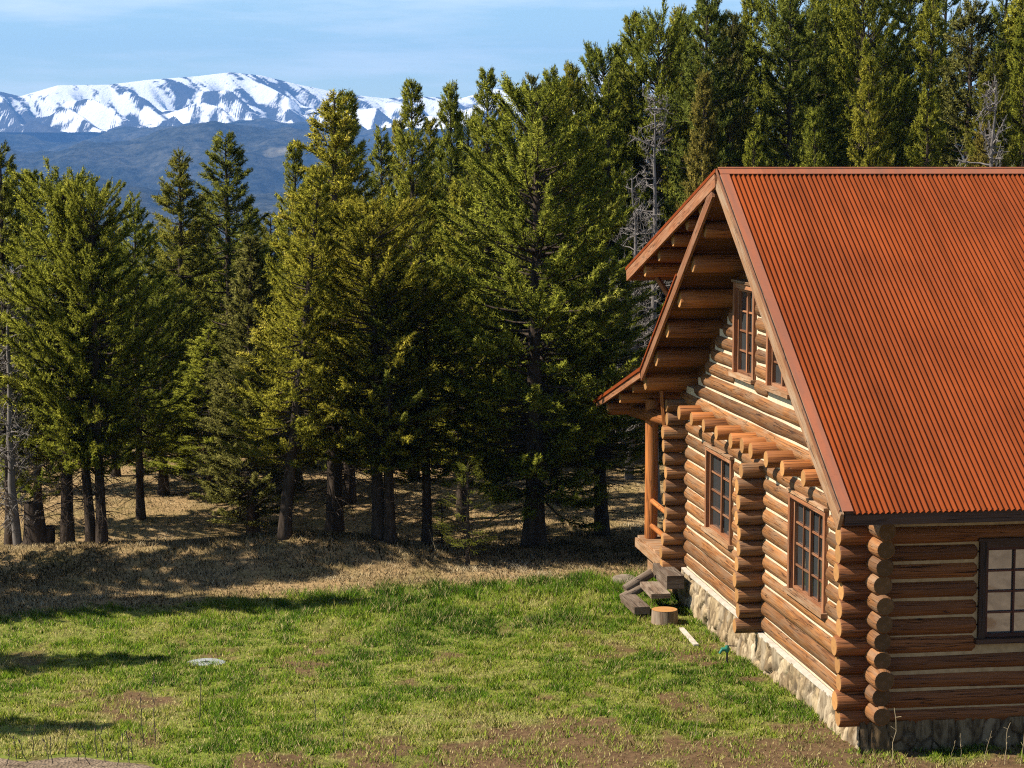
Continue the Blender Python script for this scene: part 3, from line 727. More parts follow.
def plank():
    a = Vector((BX - .84, BY + 7.95, 0)); b_ = Vector((BX - .80, BY + 9.4, 0)); a.z = H(a.x, a.y) + .05; b_.z = H(b_.x, b_.y) + .06
    mb = MB(); mb.beam(a, b_, .09, .04); me = mb.build('loose_plank', [M_SLAB], False)
    thing('loose_plank', 'pale loose strip of wood lying along the foundation', 'plank', data=me)
plank()
M_ROCK = simple('brown_stone', (0.11, 0.085, 0.065), (0.24, 0.195, 0.15), 5, 0.95, 0.1, 0.7, 0.04)
def blob(name, label, cat, c, sx, sy, sz, m_, seed, seg=20, rings=7):
    V, F = [], []
    for i in range(rings + 1):
        ph = math.pi / 2 * (1 - i / rings)
        for j in range(seg):
            a = 2 * math.pi * j / seg; k_ = 1 + .16 * noise.noise((math.cos(a) * 1.5, math.sin(a) * 1.5, seed))
            e = math.cos(ph) ** .35; V.append((sx * e * k_ * math.cos(a), sy * e * k_ * math.sin(a), sz * math.sin(ph)))
    for i in range(rings):
        for j in range(seg): F.append((i * seg + j, (i + 1) * seg + j, (i + 1) * seg + (j + 1) % seg, i * seg + (j + 1) % seg))
    mb = MB(); mb.add(V, F, 0, True); me = mb.build(name, [m_], False)
    return thing(name, label, cat, c, data=me)
sx_, sy_ = BX - .95, BY + 14.3
blob('stepping_stone', 'flat brown stone lying beyond the porch steps', 'stone', (sx_, sy_, H(sx_, sy_) + .02), .30, .44, .11, M_ROCK, 3.3)
lx, ly = -.31, 37.55
def lid():
    zb = H(lx, ly)
    t = thing('septic_lid', 'round whitish cover set in the lawn', 'lid', (lx, ly, zb - .07))
    mb = MB(); prof = [(0.0, .10), (.20, .098), (.33, .088), (.37, .075), (.385, .05), (.385, -.05)]; sg = 40
    V = [(0, 0, .10)] + [(r * math.cos(2 * math.pi * j / sg), r * math.sin(2 * math.pi * j / sg), z) for r, z in prof[1:] for j in range(sg)]
    F = [(0, 1 + j, 1 + (j + 1) % sg) for j in range(sg)] + [(1 + i * sg + j, 1 + (i + 1) * sg + j, 1 + (i + 1) * sg + (j + 1) % sg, 1 + i * sg + (j + 1) % sg) for i in range(len(prof) - 2) for j in range(sg)]
    mb.add(V, F, 0, False); mb.build('cover', [M_CONC], t)
    mb = MB(); mb.log((-.06, 0, .112), (.06, 0, .112), .012, seg=8, wob=0, cap0=0, cap1=0); mb.build('handle', [M_CONC], t)
lid()
# ------------------------------------------------------------------ trees
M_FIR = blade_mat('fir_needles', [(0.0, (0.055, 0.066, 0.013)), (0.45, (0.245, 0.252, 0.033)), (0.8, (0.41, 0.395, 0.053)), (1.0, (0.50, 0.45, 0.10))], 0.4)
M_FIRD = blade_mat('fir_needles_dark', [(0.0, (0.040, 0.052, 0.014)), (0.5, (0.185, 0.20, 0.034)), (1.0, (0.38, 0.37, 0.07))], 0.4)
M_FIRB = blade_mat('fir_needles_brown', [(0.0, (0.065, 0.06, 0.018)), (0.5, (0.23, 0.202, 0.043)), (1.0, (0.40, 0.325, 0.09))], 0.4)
def tubes(segs, sides):
    """segs: list of (P (k,3), R (k,)) polylines -> verts, quads"""
    V, Q, o = [], [], 0
    a = np.arange(sides) / sides * 2 * np.pi
    for P, R in segs:
        P = np.asarray(P, float); R = np.asarray(R, float); k = len(P)
        d = np.gradient(P, axis=0); d /= np.linalg.norm(d, axis=1)[:, None] + 1e-9
        up = np.where(np.abs(d[:, 2:3]) > .9, np.array([[1., 0, 0]]), np.array([[0., 0, 1]]))
        x = np.cross(up, d); x /= np.linalg.norm(x, axis=1)[:, None] + 1e-9; y = np.cross(d, x)
        ring = P[:, None] + (x[:, None] * np.cos(a)[None, :, None] + y[:, None] * np.sin(a)[None, :, None]) * R[:, None, None]
        V.append(ring.reshape(-1, 3)); i = np.arange(k * sides).reshape(k, sides) + o
        Q.append(np.stack([i[:-1], np.roll(i[:-1], -1, 1), np.roll(i[1:], -1, 1), i[1:]], -1).reshape(-1, 4)); o += k * sides
    return np.vstack(V), np.vstack(Q)
def make_fir(seed, Ht=10.0, R=2.0, base=.14, shape='cone', nl=250, dead=30, mt=M_FIR, tw=1.0, asc=.35, lean=0.0, fork=False, trunk_r=.2, ragged=.25):
    g = np.random.default_rng(seed)
    zt = np.linspace(0, 1, 16)
    cx = .10 * np.cumsum(g.normal(0, .25, 16)) * Ht / 10 * .6 + lean * zt * Ht * .1; cyy = .10 * np.cumsum(g.normal(0, .25, 16)) * Ht / 10 * .6
    cx -= cx[0]; cyy -= cyy[0]
    TP = np.stack([cx, cyy, zt * Ht * .99 - .25 * (zt == 0)], -1); TR = trunk_r * (1 - zt) ** .85 + .012; TR[0] *= 1.35; TR[1] *= 1.05
    fine = np.linspace(0, 1, 34); TPf = np.stack([np.interp(fine, zt, TP[:, i]) for i in range(3)], -1); TRf = np.interp(fine, zt, TR) * (1 + g.normal(0, .03, 34))
    big = [(TPf, TRf)]; small = []; B = []; BR = []
    def trunk_at(h): return np.array([np.interp(h, zt, TP[:, 0]), np.interp(h, zt, TP[:, 1]), h * Ht * .99])
    side_bias = g.uniform(0, 6.28); clump = g.uniform(0, 50)
    hs = base + (1 - base) * (g.random(nl) ** 1.02); hs = np.sort(hs)
    for i, h in enumerate(hs):
        q = (h - base) / (1 - base)
        if shape == 'cone': prof = (1 - q) ** .80 * min(1, .55 + q * 3.2)
        elif shape == 'round': prof = math.sqrt(max(0, 1 - max(0, (q - .30)) ** 2 / .50)) * min(1, .6 + q * 1.8) if q < .99 else .1
        elif shape == 'spire': prof = (1 - q) ** .62 * min(1, .7 + q * 1.5)
        else: prof = (1 - q) ** .7 * min(1, .35 + q * 3)
        az = i * 2.39996 + g.normal(0, .5)
        lump = .5 + .5 * math.sin(az * 2 + h * 17 + clump) * math.cos(h * 31 + clump * .7 + az)
        Ln = R * prof * (1 - ragged * .8 + ragged * 1.5 * g.random()) * (.82 + .3 * lump) * (1 + .12 * math.cos(az - side_bias)) + .12
        el = asc * (.15 + 1.5 * q) + g.normal(0, .16) - .12
        nseg = 6; t = np.linspace(0, 1, nseg)
        droop = -.16 * Ln * np.sin(t * 2.4) * (1 - q) * .8 + .18 * Ln * t ** 3
        bend = g.normal(0, .14)
        p0 = trunk_at(h); rr_ = t * Ln
        P = p0 + np.stack([np.cos(az + bend * t) * rr_ * math.cos(el), np.sin(az + bend * t) * rr_ * math.cos(el), rr_ * math.sin(el) + droop], -1)
        r0 = .010 + .012 * Ln
        small.append((P, r0 * (1 - t * .85)))
        # twigs carrying sprays
        nt_ = int(max(5, 13 * tw * (Ln + .25))); tt_ = np.clip(.22 + .80 * g.random(nt_) ** .62, 0, 1)
        TPt = np.stack([np.interp(tt_, t, P[:, k]) for k in range(3)], -1)
        ax = P[-1] - P[0]; ax /= np.linalg.norm(ax); lat = np.cross(ax, [0, 0, 1.]); lat /= np.linalg.norm(lat) + 1e-9; upv = np.cross(lat, ax)
        sgn = np.where(g.random(nt_) < .5, -1, 1)
        spread = (1 - tt_) * .9 + .25
        td = ax[None] * (.55 + .5 * tt_)[:, None] + lat[None] * (sgn * spread * g.uniform(.4, 1.1, nt_))[:, None] + upv[None] * g.normal(.12, .22, nt_)[:, None]
        td /= np.linalg.norm(td, axis=1)[:, None]
        tl = (.16 + .24 * (1 - tt_) * Ln ** .5 + g.uniform(0, .14, nt_)) * (.75 + .25 * min(1, Ln))
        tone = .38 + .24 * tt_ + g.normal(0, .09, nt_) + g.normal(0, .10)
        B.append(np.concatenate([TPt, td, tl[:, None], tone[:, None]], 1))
    for k in range(dead):
        h = g.uniform(.06, base + .18); az = g.uniform(0, 6.28); Ln = g.uniform(.4, 1.0) * R * .75; p0 = trunk_at(h); t = np.linspace(0, 1, 5)
        el = g.normal(-.05, .2)
        P = p0 + np.stack([np.cos(az) * t * Ln, np.sin(az) * t * Ln, math.sin(el) * t * Ln - .25 * Ln * t ** 2], -1) + np.cumsum(g.normal(0, .03, (5, 3)), 0) * Ln * t[:, None]
        small.append((P, .016 * (1 - t * .8)))
        for e in range(4):
            s_ = g.uniform(.3, .95); q0 = np.array([np.interp(s_, t, P[:, i]) for i in range(3)]); d_ = g.normal(0, 1, 3) * [1, 1, .5]; d_ /= np.linalg.norm(d_)
            small.append((np.stack([q0, q0 + d_ * .15 * Ln, q0 + d_ * .3 * Ln + [0, 0, -.04]]), np.array([.008, .006, .003])))
    if fork:
        P2 = TPf.copy(); f = np.clip((fine - .05) / .95, 0, 1); P2[:, 0] += .55 * f ** .6; big.append((P2[1:], TRf[1:] * .8))
    V1, Q1 = tubes(big, 10); V2, Q2 = tubes(small, 4)
    trunk = tri_mesh('trunk', np.vstack([V1, V2]), [M_BARK], T=np.vstack([Q1, Q2 + len(V1)]), smooth=True)
    B = np.vstack(B); nb = 17
    n_ = len(B); s = g.uniform(0.05, 1.0, (n_, nb)); org = B[:, None, :3] + B[:, None, 3:6] * (s * B[:, 6:7])[..., None]
    rnd_d = g.normal(0, 1, (n_, nb, 3)); rnd_d /= np.linalg.norm(rnd_d, axis=2)[..., None]
    d = B[:, None, 3:6] * .75 + rnd_d * .8 + np.array([0, 0, .12]); d /= np.linalg.norm(d, axis=2)[..., None]
    ln = g.uniform(.055, .105, (n_, nb)) * Ht / 10; wd = g.uniform(.014, .025, (n_, nb)) * Ht / 10
    sd = np.cross(d, g.normal(0, 1, (n_, nb, 3))); sd /= np.linalg.norm(sd, axis=2)[..., None] + 1e-9
    a = org - sd * wd[..., None] / 2; b_ = org + sd * wd[..., None] / 2; c = org + d * ln[..., None]
    V = np.stack([a, b_, c], 2).reshape(-1, 3)
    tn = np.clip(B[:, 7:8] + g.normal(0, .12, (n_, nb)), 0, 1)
    ctr = np.stack([np.interp(org[..., 2] / Ht, zt, TP[:, 0]), np.interp(org[..., 2] / Ht, zt, TP[:, 1])], -1)
    out = np.concatenate([org[..., :2] - ctr, np.zeros((n_, nb, 1))], -1); out /= np.linalg.norm(out, axis=2)[..., None] + 1e-6
    nn = out * .50 + np.array([0, 0, .72]) + rnd_d * .55 + g.normal(0, .34, (n_, 1, 3)); nn /= np.linalg.norm(nn, axis=2)[..., None]
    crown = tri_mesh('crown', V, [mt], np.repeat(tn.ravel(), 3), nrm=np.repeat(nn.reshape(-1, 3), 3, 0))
    return dict(trunk=trunk, crown=crown, H=Ht, R=R)
def make_snag(seed, Ht=8.0, R=1.3, nl=95, base=.2, up=.5):
    g = np.random.default_rng(seed); zt = np.linspace(0, 1, 14)
    TP = np.stack([np.cumsum(g.normal(0, .03, 14)), np.cumsum(g.normal(0, .03, 14)), zt * Ht], -1); big = [(TP, .12 * (1 - zt) ** .8 + .012)]; sm = []
    def grow(p, d, L_, r, lev):
        t = np.linspace(0, 1, 6); bend = g.normal(0, .22, 3); P = p + d * (t * L_)[:, None] + bend * (t ** 2 * L_ * .6)[:, None] + np.cumsum(g.normal(0, .02, (6, 3)), 0) * L_
        sm.append((P, r * (1 - .75 * t)))
        if lev > 0:
            for k in range(5):
                s_ = g.uniform(.25, .95); q = np.array([np.interp(s_, t, P[:, i]) for i in range(3)]); e = d * .7 + g.normal(0, .6, 3); e /= np.linalg.norm(e)
                grow(q, e, L_ * g.uniform(.3, .6), r * .6, lev - 1)
    for i in range(nl):
        h = base + (1 - base) * g.random(); p = np.array([np.interp(h, zt, TP[:, k]) for k in range(3)]); az = i * 2.4 + g.normal(0, .4)
        d = np.array([math.cos(az), math.sin(az), up * g.uniform(-.4, 1)]); d /= np.linalg.norm(d)
        grow(p, d, R * (1 - h * .7) * g.uniform(.5, 1.1), .022, 2)
    V1, Q1 = tubes(big, 9); V2, Q2 = tubes(sm, 3)
    return dict(trunk=tri_mesh('trunk', V1, [M_GREYBARK], T=Q1, smooth=True), branches=tri_mesh('branches', V2, [M_GREYBARK], T=Q2, smooth=True), H=Ht, R=R)
P = {
 'broad': make_fir(1, 10, 2.1, .12, 'round', 294, 44, M_FIR, 2.0, .42, trunk_r=.23, ragged=.35),
 'cone': make_fir(2, 10, 1.9, .10, 'cone', 271, 36, M_FIR, 1.9, .34, trunk_r=.19, ragged=.35),
 'cone_b': make_fir(3, 10, 1.9, .20, 'cone', 248, 40, M_FIR, 2.0, .28, trunk_r=.19, ragged=.5),
 'spire': make_fir(4, 10, 1.25, .12, 'spire', 263, 30, M_FIR, 1.9, .45, trunk_r=.16, ragged=.35),
 'spire_b': make_fir(5, 10, 1.35, .18, 'spire', 248, 34, M_FIRB, 1.9, .40, trunk_r=.16, ragged=.4),
 'dark': make_fir(6, 10, 1.8, .22, 'cone', 248, 50, M_FIRD, 1.9, .25, trunk_r=.19, ragged=.5),
 'high': make_fir(7, 10, 1.9, .25, 'round', 232, 54, M_FIR, 2.0, .32, trunk_r=.20, ragged=.55),
 'high_d': make_fir(8, 10, 1.8, .27, 'high', 217, 60, M_FIRD, 2.0, .26, trunk_r=.21, ragged=.55),
 'brown': make_fir(9, 10, 1.5, .05, 'cone', 325, 10, M_FIRB, 1.9, .5, trunk_r=.17, ragged=.3),
 'leaner': make_fir(10, 10, 1.8, .21, 'cone', 248, 44, M_FIR, 1.9, .36, lean=1.4, trunk_r=.19, ragged=.5),
 'sapling': make_fir(12, 3.0, .75, .20, 'cone', 93, 14, M_FIR, 1.8, .35, trunk_r=.05),
 'snag': make_snag(21), 'snag_b': make_snag(22, 6, 1.4, 80, .1, .9),
}
WIDTH = {k: None for k in P}
def plant(kind, px, y, top, hw, label, group=None, name=None, cat='tree', rot=None, dx=0.0):
    """px: image column of the foot, y: distance, top: image row of the tip, hw: half width of the crown in pixels"""
    x = at_depth(px, 300, y)[0]; zb = H(x, y) - .03
    d = y  # the tip stands over the foot
    zt = at_depth(px, top, y)[2]; p = P[kind]
    s = max(.3, (zt - zb) / p['H']); scale_px = FPX / (y * 1.015)
    w = hw / scale_px / p['R'] * 1.12; w = min(max(w, s * .62), s * 1.5)
    r = RNG.uniform(0, 6.28) if rot is None else rot
    t = thing(name or ('dead_tree' if 'snag' in kind else 'fir_sapling' if kind == 'sapling' else 'fir_tree'), label, cat, (x, y, zb), r, group)
    for nm in ('trunk', 'crown', 'branches'):
        if nm in p:
            o = part(nm, p[nm], t)
            o.scale = (w, w, s)
    return t
ROW = 'firs along the edge of the meadow'; BACK = 'firs standing in the forest behind'
TALL = 'tall firs rising behind the cabin roof'
for a in (
 # left group
 ('dark', 4, 50.5, 146, 46, 'tall dark fir cut off by the left edge of the picture', ROW),
 ('cone', 33, 53.5, 170, 30, 'pale green fir just right of the tall dark edge fir', ROW),
 ('high', 62, 48.6, 178, 52, 'bushy fir with pale upper trunk, left of the twin trunks', ROW),
 ('leaner', 86, 48.2, 184, 40, 'left of the two firs that share one foot', ROW),
 ('high', 97, 48.0, 188, 44, 'right of the two firs that share one foot', ROW),
 ('cone_b', 137, 54.0, 195, 36, 'rounded fir between the twin firs and the brown topped fir', ROW),
 ('dark', 183, 60.0, 152, 42, 'slim fir with brownish dark top under the pale hillside', ROW),
 ('high_d', 228, 61.0, 134, 46, 'tall open fir with long bare trunk below the snow range', ROW),
 ('cone_b', 208, 55.5, 330, 52, 'low sunlit fir with sweeping branches above the tan slope', ROW),
 ('broad', 160, 57.0, 285, 40, 'half shaded fir under the brown topped fir', ROW),
 ('brown', 250, 52.5, 238, 46, 'dense olive brown fir with foliage to the ground', ROW),
 ('cone', 296, 57.0, 141, 34, 'narrow tip of a fir left of the tallest middle fir', ROW),
 ('leaner', 281, 47.0, 168, 50, 'sunny fir on a leaning dark trunk at the mound', ROW),
 ('cone_b', 332, 49.8, 94, 74, 'tallest broad fir in the middle left of the forest edge', ROW),
 ('cone', 348, 55.0, 92, 50, 'fir whose tip touches the right end of the snow range', ROW),
 ('high', 377, 47.2, 205, 56, 'grey green fir on a forked dark trunk at the mound crest', ROW),
 ('high_d', 389, 47.0, 260, 44, 'dark stem leaning right beside the forked trunk', ROW),
 ('cone', 413, 57.5, 80, 44, 'tall fir with a knobby tip against the snowfield', ROW),
 ('spire', 450, 60.0, 87, 24, 'slim spire between the knobby fir and the tall pointed fir', ROW),
 ('high', 426, 48.0, 270, 44, 'small fir with pale leaning trunk right of the mound', ROW),
 ('cone', 487, 61.0, 68, 40, 'tall pointed fir left of the broad yellow green giant', ROW),
 ('cone_b', 462, 53.0, 178, 46, 'mid green fir leaning on the left flank of the giant', ROW),
 ('broad', 534, 48.2, 98, 84, 'broad yellow green giant fir with thick trunk in the centre', ROW),
 ('high', 603, 49.6, 262, 62, 'low spreading fir with bright boughs beside the porch roof', ROW),
 ('spire_b', 530, 60.0, 78, 22, 'short spire behind the left shoulder of the giant fir', ROW),
 ('spire', 549, 62.0, 72, 16, 'thin spire right above the giant fir', ROW),
 ('spire', 572, 60.0, 68, 26, 'dark spire just right of the giant fir top', ROW),
 # right wall of trees
 ('cone', 632, 66.0, 12, 36, 'tall fir that starts the high skyline, alone at its left end', TALL),
 ('cone_b', 606, 60.0, 76, 30, 'shorter fir on the left shoulder of the high skyline', TALL),
 ('high', 660, 62.0, 20, 30, 'open fir behind the bare grey tree', TALL),
 ('spire', 677, 65.0, 12, 30, 'dense spire right of the bare grey tree', TALL),
 ('cone_b', 706, 67.0, -8, 36, 'second tall fir from the sky gap above the gable', TALL),
 ('spire_b', 728, 61.0, 16, 28, 'sunny narrow fir standing left of the small sky gap', TALL),
 ('cone', 748, 68.0, -12, 34, 'fir whose tip fills the small sky gap', TALL),
 ('broad', 782, 66.0, -40, 54, 'wide fir with a dark trunk line right of the sky gap', TALL),
 ('cone', 822, 70.0, -60, 52, 'very tall fir left of the dark gap above the roof', TALL),
 ('broad', 858, 64.0, -22, 56, 'heavy bushy fir with lit left boughs above the roof', TALL),
 ('dark', 905, 70.0, -60, 50, 'dark shaded fir in the gap above the roof', TALL),
 ('spire_b', 962, 62.0, 4, 50, 'brownish olive fir with ragged tip right of the dark gap', TALL),
 ('cone', 1000, 69.0, -50, 46, 'tall dark fir behind the bare pale shrub tree', TALL),
 ('cone_b', 938, 72.0, -50, 44, 'fir showing chinks of sky near the top edge', TALL),
 ('cone', 1020, 60.0, 34, 44, 'bright green fir cut off by the right edge', TALL),
 ('brown', 702, 56.0, 76, 36, 'yellow green young fir just above the gable peak', TALL),
 ('cone', 752, 55.0, 132, 40, 'low rounded fir top just over the ridge', TALL),
 ('cone', 866, 55.5, 58, 44, 'bright fir with upright tufts standing close behind the roof', TALL),
 ('cone_b', 926, 56.0, 88, 38, 'pale tipped fir close behind the middle of the roof', TALL),
 ('brown', 982, 55.0, 128, 44, 'low olive fir hugging the ridge at the right', TALL),
 ('cone', 812, 56.0, 108, 40, 'low fir between the wide fir and the bright tufted fir', TALL),
 ('snag', 660, 53.5, 98, 42, 'bare grey dead tree left of the gable peak', None),
 ('snag_b', 630, 57.0, 175, 44, 'smaller bare grey tree with tangled twigs beside the dormer', None),
 ('snag_b', 994, 54.0, 86, 34, 'pale leafless tree above the right end of the roof', None),
 ('snag_b', 12, 48.9, 268, 44, 'leafless grey tangle at the left edge', None),
 ('sapling', 467, 45.6, 462, 26, 'young fir sapling under the left boughs of the giant fir', None),
 ('sapling', 441, 48.5, 500, 26, 'tiny bushy fir between two trunks right of the mound', None),
): plant(*a[:6], group=a[6])
# hidden depth of the forest: nothing in the photograph tells these apart
for k in range(64):
    px = RNG.uniform(-60, 1080); y = RNG.uniform(58, 76)
    if px < 330: top = RNG.uniform(215, 300); y = RNG.uniform(65, 72)
    elif px < 470: top = RNG.uniform(140, 215); y = RNG.uniform(65, 74)
    elif px < 600: top = RNG.uniform(125, 215)
    else: top = RNG.uniform(-20, 130)
    plant(RNG.choice(['dark', 'cone', 'cone_b', 'spire', 'brown', 'dark', 'high_d', 'broad']), px, y, top, RNG.uniform(34, 52), 'fir deep in the shaded forest, mostly hidden by nearer firs', 'firs hidden deep in the forest')
for k in range(14):
    px = RNG.uniform(430, 660); y = RNG.uniform(58.5, 70)
    plant(RNG.choice(['brown', 'cone', 'spire']), px, y, RNG.uniform(330, 430), RNG.uniform(24, 40), 'young fir in the deep shade under the forest edge', 'young firs in the forest shade')
for (px, y, top, hw) in ((20, 58, 196, 34), (112, 60, 214, 36), (150, 63, 228, 34), (172, 66, 240, 34), (206, 66, 196, 34), (252, 64, 206, 34), (272, 66, 214, 34), (312, 62, 168, 36), (338, 64, 150, 34), (384, 64, 128, 34), (400, 66, 120, 30), (432, 66, 118, 32), (468, 65, 122, 34), (505, 66, 104, 34), (350, 60, 190, 38), (420, 60, 190, 38), (590, 63, 96, 34), (560, 66, 92, 32)):
    plant(RNG.choice(['cone', 'cone_b', 'broad', 'dark', 'brown']), px, y, top, hw, 'fir of the second rank filling a gap between the front firs', 'second rank firs')
# firs standing left of the view; their shadows reach the lawn
for (x, y, hgt, kd) in ((-9.6, 38.4, 8.9, 'cone'), (-10.2, 33.2, 8.7, 'cone'), (-7.2, 43.0, 10.6, 'spire'), (-9.9, 43.5, 11.5, 'cone'), (-7.2, 46.4, 11.5, 'spire'), (-9.6, 45.7, 12.5, 'spire')):
    zb = H(x, y) - .03
    t = thing('fir_tree', 'fir standing left of the meadow that throws its shadow on the lawn', 'tree', (x, y, zb), RNG.uniform(0, 6), 'firs left of the meadow')
    for nm in ('trunk', 'crown'): o = part(nm, P[kd][nm], t); o.scale = (hgt / 10 * .9,) * 2 + (hgt / 10,)
# old stump at the far left
x_, y_, _ = at_depth(35, 538, 48.9)
t = thing('tree_stump', 'dark broken stump at the left forest edge', 'stump', (x_, y_, H(x_, y_) - .05))
V, Q_ = tubes([(np.array([[0, 0, 0], [.02, 0, .2], [.0, 0, .6], [-.02, 0, 1.1]]), np.array([.42, .30, .25, .22])), (np.array([[.3, 0, 0], [.33, 0, .3], [.36, 0, .52]]), np.array([.16, .14, .11]))], 12)
part('bark', tri_mesh('bark', V, [M_BARK], T=Q_, smooth=True), t)
# fallen dead log on the tan slope
x_, y_, _ = at_depth(238, 495, 56.0); m = MB(); m.log((0, 0, .1), (1.8, .5, .75), .11, .07, seg=10, cap0=0, cap1=0, wob=.03)
thing('fallen_log', 'dark fallen log leaning on the tan slope', 'log', (x_, y_, H(x_, y_)), data=m.build('fallen_log', [M_BARK], False))

# ------------------------------------------------------------------ dead stalks and tall weeds
def stalk_mesh(seed, h, dark, br=5):
    g = np.random.default_rng(seed); t = np.linspace(0, 1, 6)
    P0 = np.stack([np.cumsum(g.normal(0, .02, 6)) * h, np.cumsum(g.normal(0, .02, 6)) * h, t * h], -1); segs = [(P0, (.009 if dark else .0045) * (1 - .5 * t) + .001)]
    if dark: segs.append((np.stack([P0[-1] - [0, 0, .10 * h], P0[-1], P0[-1] + [0, 0, .06 * h]]), np.array([.004, .017, .003])))
    else: br = 3
    for k in range(br):
        s_ = g.uniform(.45, .98); q = np.array([np.interp(s_, t, P0[:, i]) for i in range(3)]); d = g.normal(0, 1, 3); d[2] = abs(d[2]) + .6; d /= np.linalg.norm(d)
        segs.append((np.stack([q, q + d * h * .04, q + d * h * .09]), np.array([.003, .004, .004])))
    V_, Q2 = tubes(segs, 5); return tri_mesh('stalk', V_, [M_DSTALK if dark else M_STALK], T=Q2, smooth=True)
SD_ = [stalk_mesh(50 + k, 1, True) for k in range(5)]; SL_ = [stalk_mesh(70 + k, 1, False) for k in range(5)]
def weed(px, py, hpx, dark, label, group, tilt=0.0):
    lo, hi = 20.0, 60.0
    for _ in range(40):      # distance at which the foot's sight line meets the ground
        mid = (lo + hi) / 2; x, y, z = at_depth(px, py, mid)
        if z > H(x, y): lo = mid
        else: hi = mid
    h = hpx * y / FPX * 1.03
    o = thing('dry_weed', label, 'weed', (x, y, H(x, y) - .01), RNG.uniform(0, 6.28), group, RNG.choice(SD_ if dark else SL_))
    o.scale = ((.8, .8, h) if dark else (min(1, h) * 1.3, min(1, h) * 1.3, h)); o.rotation_euler = (tilt, RNG.uniform(-.1, .1), o.rotation_euler[2])
weed(155, 742, 66, True, 'tallest thin dark stalk rising from the lawn near the gravel', None)
weed(143, 744, 46, True, 'thin dark stalk just left of the tallest one', None)
weed(200, 722, 44, True, 'lone thin stalk below the white lid', None)
weed(316, 722, 22, True, 'short dark stalk on the bare soil in the middle foreground', None)
weed(343, 744, 28, True, 'dark stalk on brown soil right of the short one', None)
weed(396, 762, 18, True, 'stubby dark stalk at the bottom edge on bare soil', None)
weed(696, 738, 40, False, 'pale thin stalk in the grass below the green tap', None)
for k, px in enumerate((5, 16, 30, 33, 48, 52, 66, 79, 92, 98, 104, 117, 121, 130, 134)):
    weed(px, 766 - (k * 7) % 11, 18 + (k * 5) % 17, True, 'dead dark weed in front of the gravel at lower left', 'dead weeds before the gravel', RNG.uniform(-.3, .3))
for k in range(34):
    weed(RNG.uniform(120, 440), RNG.uniform(553, 566), RNG.uniform(8, 26), False, 'pale dry weed stalk standing on the shaded bank', 'dry stalks on the bank', RNG.uniform(-.45, .45))
for k in range(9):
    weed((8, 12, 30, 38, 58, 96, 103, 72, 118)[k], 600 + (k * 3) % 7, RNG.uniform(12, 28), False, 'pale dry stalk in the shaded grass at left', 'dry stalks in the shade at left', RNG.uniform(-.2, .2))
for (px, py, hp) in ((984, 762, 38), (962, 762, 32), (1004, 764, 44), (1020, 766, 46), (892, 765, 60), (950, 760, 26)):
    weed(px, py, hp, False, 'dry stalk in front of the shaded long wall', 'dry stalks by the long wall', RNG.uniform(-.35, .35))

# ------------------------------------------------------------------ far country
def far_mat(name, snow):
    m, t, b = mat(name, 0.95, 0.05)
    n = noise_tex(t, None, .0045, 8, .68); n2 = noise_tex(t, None, .03, 4, .7); n3 = noise_tex(t, None, .0011, 5, .55)
    forest = mixc(t, ramp(t, n.outputs[0], [(0.40, (0, 0, 0)), (0.62, (1, 1, 1))]).outputs[0], ramp(t, n2.outputs[0], [(0.35, (0.004, 0.006, 0.006)), (0.65, (0.030, 0.036, 0.028))]).outputs[0], ramp(t, n2.outputs[0], [(0.35, (0.015, 0.019, 0.016)), (0.65, (0.075, 0.075, 0.062))]).outputs[0])
    clear = mixc(t, ramp(t, n3.outputs[0], [(0.66, (0, 0, 0)), (0.70, (1, 1, 1))]).outputs[0], forest, (0.20, 0.18, 0.13))
    if snow:
        s = attr(t, 'snow')
        f = math_n(t, 'ADD', s, math_n(t, 'MULTIPLY', math_n(t, 'SUBTRACT', n.outputs[0], .5), .8))
        f = ramp(t, math_n(t, 'ADD', f, math_n(t, 'MULTIPLY', math_n(t, 'SUBTRACT', n2.outputs[0], .5), .7)), [(0.40, (0, 0, 0)), (0.62, (1, 1, 1))]).outputs[0]
        c = mixc(t, f, mixc(t, .4, forest, (0.06, 0.055, 0.06)), (0.74, 0.76, 0.79))
    else: c = clear
    t.links.new(c, b.inputs['Base Color'])
    bump(t, b, n2.outputs[0], .7, 14)
    return m
def sheet_far(name, ya, yb, ny, nx, fn, m_, half=.42):
    yy = np.linspace(ya, yb, ny); uu = np.linspace(-half, half + .12, nx); Y_, U_ = np.meshgrid(yy, uu, indexing='ij'); X_ = U_ * Y_
    Z_, S_ = fn(X_, Y_, U_); i = np.arange(Y_.size).reshape(Y_.shape)
    Q_ = np.stack([i[:-1, :-1], i[:-1, 1:], i[1:, 1:], i[1:, :-1]], -1).reshape(-1, 4)
    return setting(name, tri_mesh(name, np.stack([X_, Y_, Z_], -1), [m_], T=Q_, smooth=True, extra={'snow': S_.ravel()}))
def px_of(U): # image column of a plan direction x / y
    a = np.arctan(U) - YAW; return 512 + FPX * np.tan(a) / math.cos(PITCH)
def row_z(row, y): return EYE + y * np.tan(np.arctan((384 - row) / FPX) - PITCH)
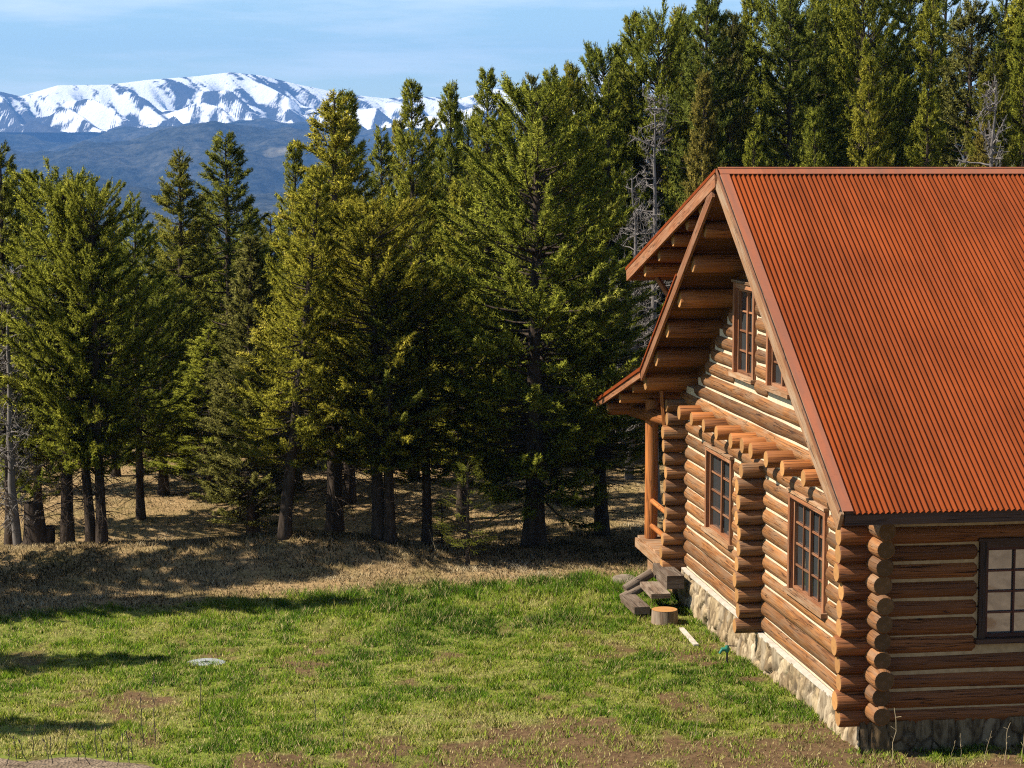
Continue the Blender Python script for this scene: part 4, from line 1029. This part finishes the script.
def hills(X_, Y_, U_):
    c = px_of(U_)
    z = -175 + 0 * X_
    r1 = np.interp(c, [-400, 0, 100, 200, 300, 400, 600, 1000], [186, 184, 190, 196, 186, 180, 175, 170])
    r2 = np.interp(c, [-400, 0, 60, 150, 240, 330, 420, 600, 1000], [136, 138, 147, 155, 152, 142, 148, 144, 144])
    r3 = np.interp(c, [-400, 0, 100, 200, 300, 420, 600, 1000], [128, 128, 136, 138, 136, 132, 122, 124])
    nn = fbm(X_ / 900, Y_ / 900, 3, 6, .55) - .5; rid = 1 - 2 * np.abs(fbm(X_ / 700, Y_ / 1200, 13, 5) - .5)
    for r, yc, wd, am in ((r1, 5200, 1100, 230), (r2, 7600, 1000, 330), (r3, 10200, 1200, 300)):
        top = row_z(r, yc); z = np.maximum(z, -175 + (top + 175) * np.exp(-((Y_ - yc) / wd) ** 2) + am * nn + .35 * am * (rid - .75))
    return z, 0 * z
sheet_far('hills', 2500, 11200, 260, 330, hills, far_mat('far_forest', False))
def range_(X_, Y_, U_):
    c = px_of(U_); y0 = 14000.0
    crest = np.interp(c, [-500, -100, 0, 22, 60, 110, 150, 200, 232, 262, 300, 345, 385, 420, 460, 500, 530, 560, 580, 600, 700, 1000],
                      [100, 100, 92, 97, 86, 85, 80, 76, 72, 75, 84, 93, 97, 95, 97, 86, 88, 78, 74, 71, 80, 90]) + 1.0
    d = (y0 - Y_)                                   # towards the viewer
    w = 260 * (fbm(X_ / 900, Y_ / 900, 90, 4) - .5)
    q = np.clip(d / 2700.0, -1, 1); face = np.where(q > 0, 1 - q ** .82, 1 + q * .55)
    top = row_z(crest, y0); basez = row_z(134, 11300)
    # spurs run down to the right; gullies between them
    s = (X_ - .50 * d + w) / 430.0
    sp = 1 - np.abs(2 * (s - np.floor(s)) - 1); s2 = (X_ - .32 * d + 1.2 * w) / 170.0; sp2 = 1 - np.abs(2 * (s2 - np.floor(s2)) - 1)
    kk = vnoise(np.floor(s), 0 * s + 3, 4)
    qc = np.clip(q, 0, 1); env = np.sin(np.pi * qc ** .75) ** 1.0 * sstep(0, .16, q)
    fr = s - np.floor(s); rf = s2 - np.floor(s2)
    relief = -(260 * (1 - sp ** .9) * (.45 + .9 * kk) + 110 * (1 - sp2)) * env + 90 * (fbm(X_ / 420, Y_ / 420, 55, 5) - .55) * (.05 + env)
    z = basez + (top - basez) * face + relief
    st = fbm((X_ - .50 * d + w) / 48, d / 420, 101, 4, .68); st2 = fbm((X_ - .5 * d) / 260, d / 900, 107, 3)
    snow = .38 + 1.9 * (st - .5) + .7 * (st2 - .5) + 1.3 * (fbm(X_ / 150, Y_ / 150, 121, 4, .6) - .5) + .34 * (1 - q * 1.12) - .42 * np.clip((q - .62) / .3, 0, 1) - (.24 * sstep(.5, .62, fr) * (1 - sstep(.86, 1.0, fr)) + .20 * sstep(.5, .65, rf) * (1 - sstep(.85, 1, rf))) * env  # right flanks are barer, with their shade painted as missing snow
    snow = snow - .22 * np.exp(-((c - 285) / 34) ** 2) * np.exp(-(q / .35) ** 2) - .30 * np.exp(-((c - 30) / 26) ** 2) + .1 * np.exp(-((c - 420) / 40) ** 2)
    return z, snow
sheet_far('mountains', 11000, 16500, 340, 900, range_, far_mat('snowy_mountain', True), .40)
# the air: pale, even, closed
hm = bpy.data.materials.new('haze_air'); hm.use_nodes = True; t = hm.node_tree
t.nodes.remove(t.nodes['Principled BSDF']); pv = t.nodes.new('ShaderNodeVolumePrincipled')
pv.inputs['Color'].default_value = (0.14, 0.36, 0.84, 1); pv.inputs['Density'].default_value = 6.2e-5; pv.inputs['Anisotropy'].default_value = 0.0
t.links.new(pv.outputs[0], t.nodes['Material Output'].inputs['Volume'])
m = MB(); m.box((900, 8200, (1000 - 420) / 2), (19000, 17400, 1420)); me = m.build('haze', [hm], False); setting('haze', me, 'stuff')
